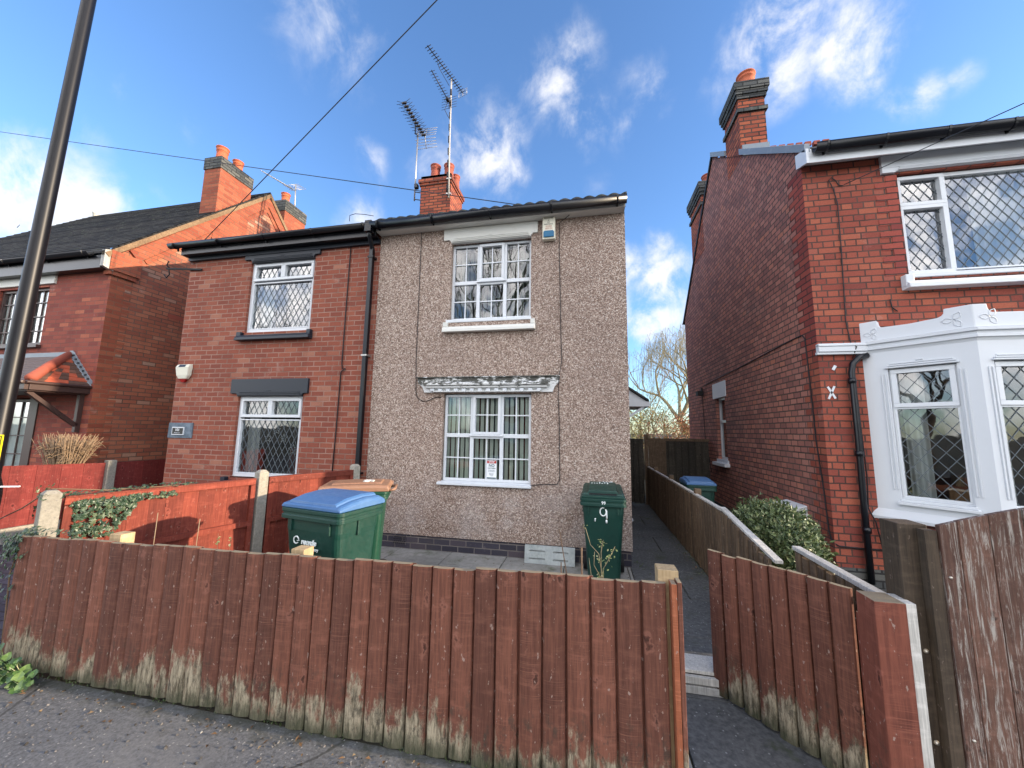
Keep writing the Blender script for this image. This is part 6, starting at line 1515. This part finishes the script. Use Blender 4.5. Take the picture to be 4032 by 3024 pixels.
# moss and litter along fence foot and path
mb = MB()
for i in range(1500):
    k = rg.random()
    if k < .55: x = rg.uniform(-3.9, .4); y = 1.985+rg.gauss(0, .012); c = .008
    elif k < .8: x = 1.33+rg.gauss(0, .05); y = rg.uniform(2.9, 6.5); c = .012
    else: x = .56+abs(rg.gauss(0, .06)); y = 4.9+rg.gauss(0, .18); c = .016
    if math.sin(x*7)+math.sin(x*17+y*3)+rg.uniform(-1, 1) < 0: continue
    v = rv(); leafq(mb, Vector((x, y, .004)), Vector((v.x, v.y, abs(v.z)+.4)), v, rg.uniform(.008, .022), c, rg.random())
tag(mb.build('moss', M['moss']), 'moss and tiny weeds along the fence foot and path edges', 'moss', kind='stuff')
mb = MB()
for i in range(700):
    x = rg.uniform(-4.2, 1.4); y = 1.93-abs(rg.gauss(0, .22)); s_ = rg.uniform(.002, .006)*(1.6 if rg.random() < .05 else 1)
    c = Vector((x, y, s_*.5)); v = rv(); w = v.cross(rv()).normalized(); mb.obox(c, v, w, v.cross(w), s_, s_*.7, s_*.5)
def grit():
    t = MT('pale grit', rough=.9); return t.done(t.ramp(t.rnd(), [(0, (.03, .028, .025)), (.6, (.09, .085, .08)), (.93, (.17, .16, .15)), (1, (.40, .38, .33))]))
tag(mb.build('grit', grit()), 'scattered stones and crumbs on the asphalt pavement', 'grit', kind='stuff')

t = MB(); rb = random.Random(4); ringsb = []
for k in range(7):
    a = math.pi*k/6; ringsb.append([(.68+math.sin(a)*(.10+rb.uniform(-.025, .025))*math.cos(2*math.pi*j/12)*1.2, 7.3+math.sin(a)*(.08+rb.uniform(-.02, .02))*math.sin(2*math.pi*j/12), .055-.05*math.cos(a)+rb.uniform(-.008, .008)) for j in range(12)])
t.loft(ringsb); tag(t.build('plastic_bag', M['paper'], origin=(.68, 7.3, 0)), 'crumpled pale plastic bag lying on the dark path beside the pebbledashed wall', 'bag')
mb = MB(); dl = random.Random(9)
for i in range(150):
    k = dl.random()
    if k < .45: x, y, z = dl.uniform(-3.8, .3), 1.93-abs(dl.gauss(0, .07)), .008
    elif k < .8: x, y, z = 1.31-abs(dl.gauss(0, .08)), dl.uniform(2.2, 8.5), .012
    else: x, y, z = dl.uniform(-1.8, .5), 4.9-abs(dl.gauss(0, .25)), .012
    a = dl.uniform(0, 6.28); leafq(mb, Vector((x, y, z)), Vector((math.cos(a), math.sin(a), dl.uniform(0, .3))), Vector((0, 0, 1)), dl.uniform(.015, .035), dl.uniform(.01, .02), dl.random(), fold=.3)
tag(mb.build('fallen_leaves', leaf('dead brown leaf', (.07, .04, .02), (.16, .09, .04), (.28, .20, .10), .8)), 'small brown fallen leaves blown along the fence foot and path edge', 'leaves', kind='stuff')
# ------------------------------------------------------------------ trees
def branch(mb, p, d, L_, r, depth, rg_, spread=.55, up=.1, droop=0, tips=None, seg=3):
    pts = [p]; q = p.copy(); dd = d.copy()
    for i in range(seg):
        dd = (dd+Vector((rg_.uniform(-.16, .16), rg_.uniform(-.16, .16), rg_.uniform(-.1, .12)+up*.3-droop*(1 if depth < 3 else 0)))).normalized(); q = q+dd*L_/seg; pts.append(q.copy())
    mb.tube(pts, r, 5 if depth > 2 else 3, r1=r*.6, cap=False)
    if depth == 0:
        if tips is not None: tips.append((q, dd))
        return
    n = rg_.choice((2, 3)) if depth > 1 else 3
    for i in range(n):
        s_ = Vector((rg_.uniform(-1, 1), rg_.uniform(-1, 1), rg_.uniform(-.5, .8))); nd = (dd+s_*spread).normalized()
        st = pts[-1] if i < 2 else pts[-2]
        branch(mb, st, nd, L_*rg_.uniform(.68, .86), r*.58, depth-1, rg_, spread, up, droop, tips, seg)
def tree(name, label, cat, x, y, h, seed, mat='twig', depth=6, trunk=.12, spread=.55, leafm=None, leafn=0, group=None, z0=0, droopy=False, lean=(0, 0), first=.28):
    r2 = random.Random(seed); t = thing(name, label, cat, (x, y, z0), group); tr = MB(); tips = []
    top = Vector((x+lean[0], y+lean[1], z0+h*first)); tr.tube([(x, y, z0-.1), (x+lean[0]*.4, y+lean[1]*.4, z0+h*first*.5), top], trunk, 8, r1=trunk*.75); tr.build('trunk', M['bark'], t)
    cr = MB()
    for i in range(4):
        a = i*1.57+r2.uniform(-.5, .5); branch(cr, top, Vector((math.cos(a)*.6, math.sin(a)*.6, 1)).normalized(), h*.21, trunk*.55, depth-1, r2, spread, tips=tips)
    if droopy:
        for (q, dd) in tips:
            if r2.random() < .85:
                L_ = r2.uniform(.6, 1.8); pts = [q]; v = Vector((dd.x, dd.y, 0))*.25
                for k in range(5): v = v*.6+Vector((r2.uniform(-.03, .03), r2.uniform(-.03, .03), -.28)); pts.append(pts[-1]+v*L_/1.6)
                cr.tube(pts, .0075, 3, r1=.004, cap=False)
    cr.build('crown', M[mat], t)
    if leafm:
        lf = MB()
        for i in range(leafn):
            q, dd = r2.choice(tips); c = q+Vector((r2.gauss(0, .16), r2.gauss(0, .16), r2.gauss(-.1 if not droopy else -.5, .2))); leafq(lf, c, rv()+Vector((0, 0, -.4)), rv(), r2.uniform(.05, .10), .03, r2.random())
        lf.build('leaves', M[leafm], t)
    return t
tree('willow_tree', 'bare weeping willow with golden drooping twigs beyond the dark gate', 'tree', 6.4, 23, 8.6, 5, 'golden_twig', 6, .22, .75, 'gold_leaf', 900, droopy=True, lean=(-1.2, 0))
tree('shrub', 'tangled olive shrub just behind the dark gate beside the white hood', 'shrub', 2.0, 14.2, 3.4, 8, 'golden_twig', 5, .06, .9, 'gold_leaf', 1500, first=.15, group='bare trees beyond the rear gate')
tree('bare_tree', 'slim bare tree in the gap, its twigs highest beside the pebbledashed wall', 'tree', 2.4, 17.5, 5.4, 9, 'straw_twig', 6, .07, .7, None, 0, group='bare trees beyond the rear gate', first=.2)
tree('bare_tree', 'slim bare tree in the gap, its twigs against the maroon wall edge', 'tree', 3.6, 18.5, 5.0, 12, 'golden_twig', 6, .07, .75, 'gold_leaf', 500, group='bare trees beyond the rear gate', first=.2)
tree('hedge_shrub', 'russet leaved hedge shrub low at the right end of the dark rear panel', 'shrub', 3.3, 14.4, 2.9, 21, 'twig', 5, .05, .9, 'rust_leaf', 2600, first=.2)
tree('hedge_shrub', 'green-gold shrub low behind the rear gate next to the maroon wall', 'shrub', 2.75, 15.4, 3.2, 23, 'golden_twig', 5, .05, .95, 'gold_leaf', 1800, first=.15)
# street trees and houses opposite: seen only mirrored in the window glass
tree('street_tree', 'large bare tree mirrored in the upper white window', 'tree', -4.6, -8.6, 13.5, 31, 'bark', 7, .26, .6, None, 0, first=.3, group='bare street trees mirrored in the windows')
tree('street_tree', 'bare tree mirrored in the upper leaded window of the brick semi', 'tree', -15.5, -9.5, 9.5, 33, 'bark', 6, .2, .6, None, 0, first=.3, group='bare street trees mirrored in the windows')
OH = thing('opposite_house', 'plain house across the street mirrored in the lower window glass', 'house', (-3, -16, 0))
mb = MB(); mb.box(-8, 6, -24, -16, 0, 5.2); mb.build('wall', M['brick_103'], OH)
mb = MB(); mb.prism([(-8.3, -15.6, 5.1), (-8.3, -20, 8.2), (-8.3, -24.4, 5.1)], (14.6, 0, 0)); mb.build('roof', M['slate'], OH)
for x in (-6.2, -2.8, .6, 3.6):
    for z in (.9, 3.3):
        mb = MB(); mb.box(x, x+1.3, -16.0, -15.94, z, z+1.3); mb.build('window', M['white_upvc'], OH)

for o in bpy.data.objects:
    for k in ('_o', '_rot'):
        if k in o: del o[k]
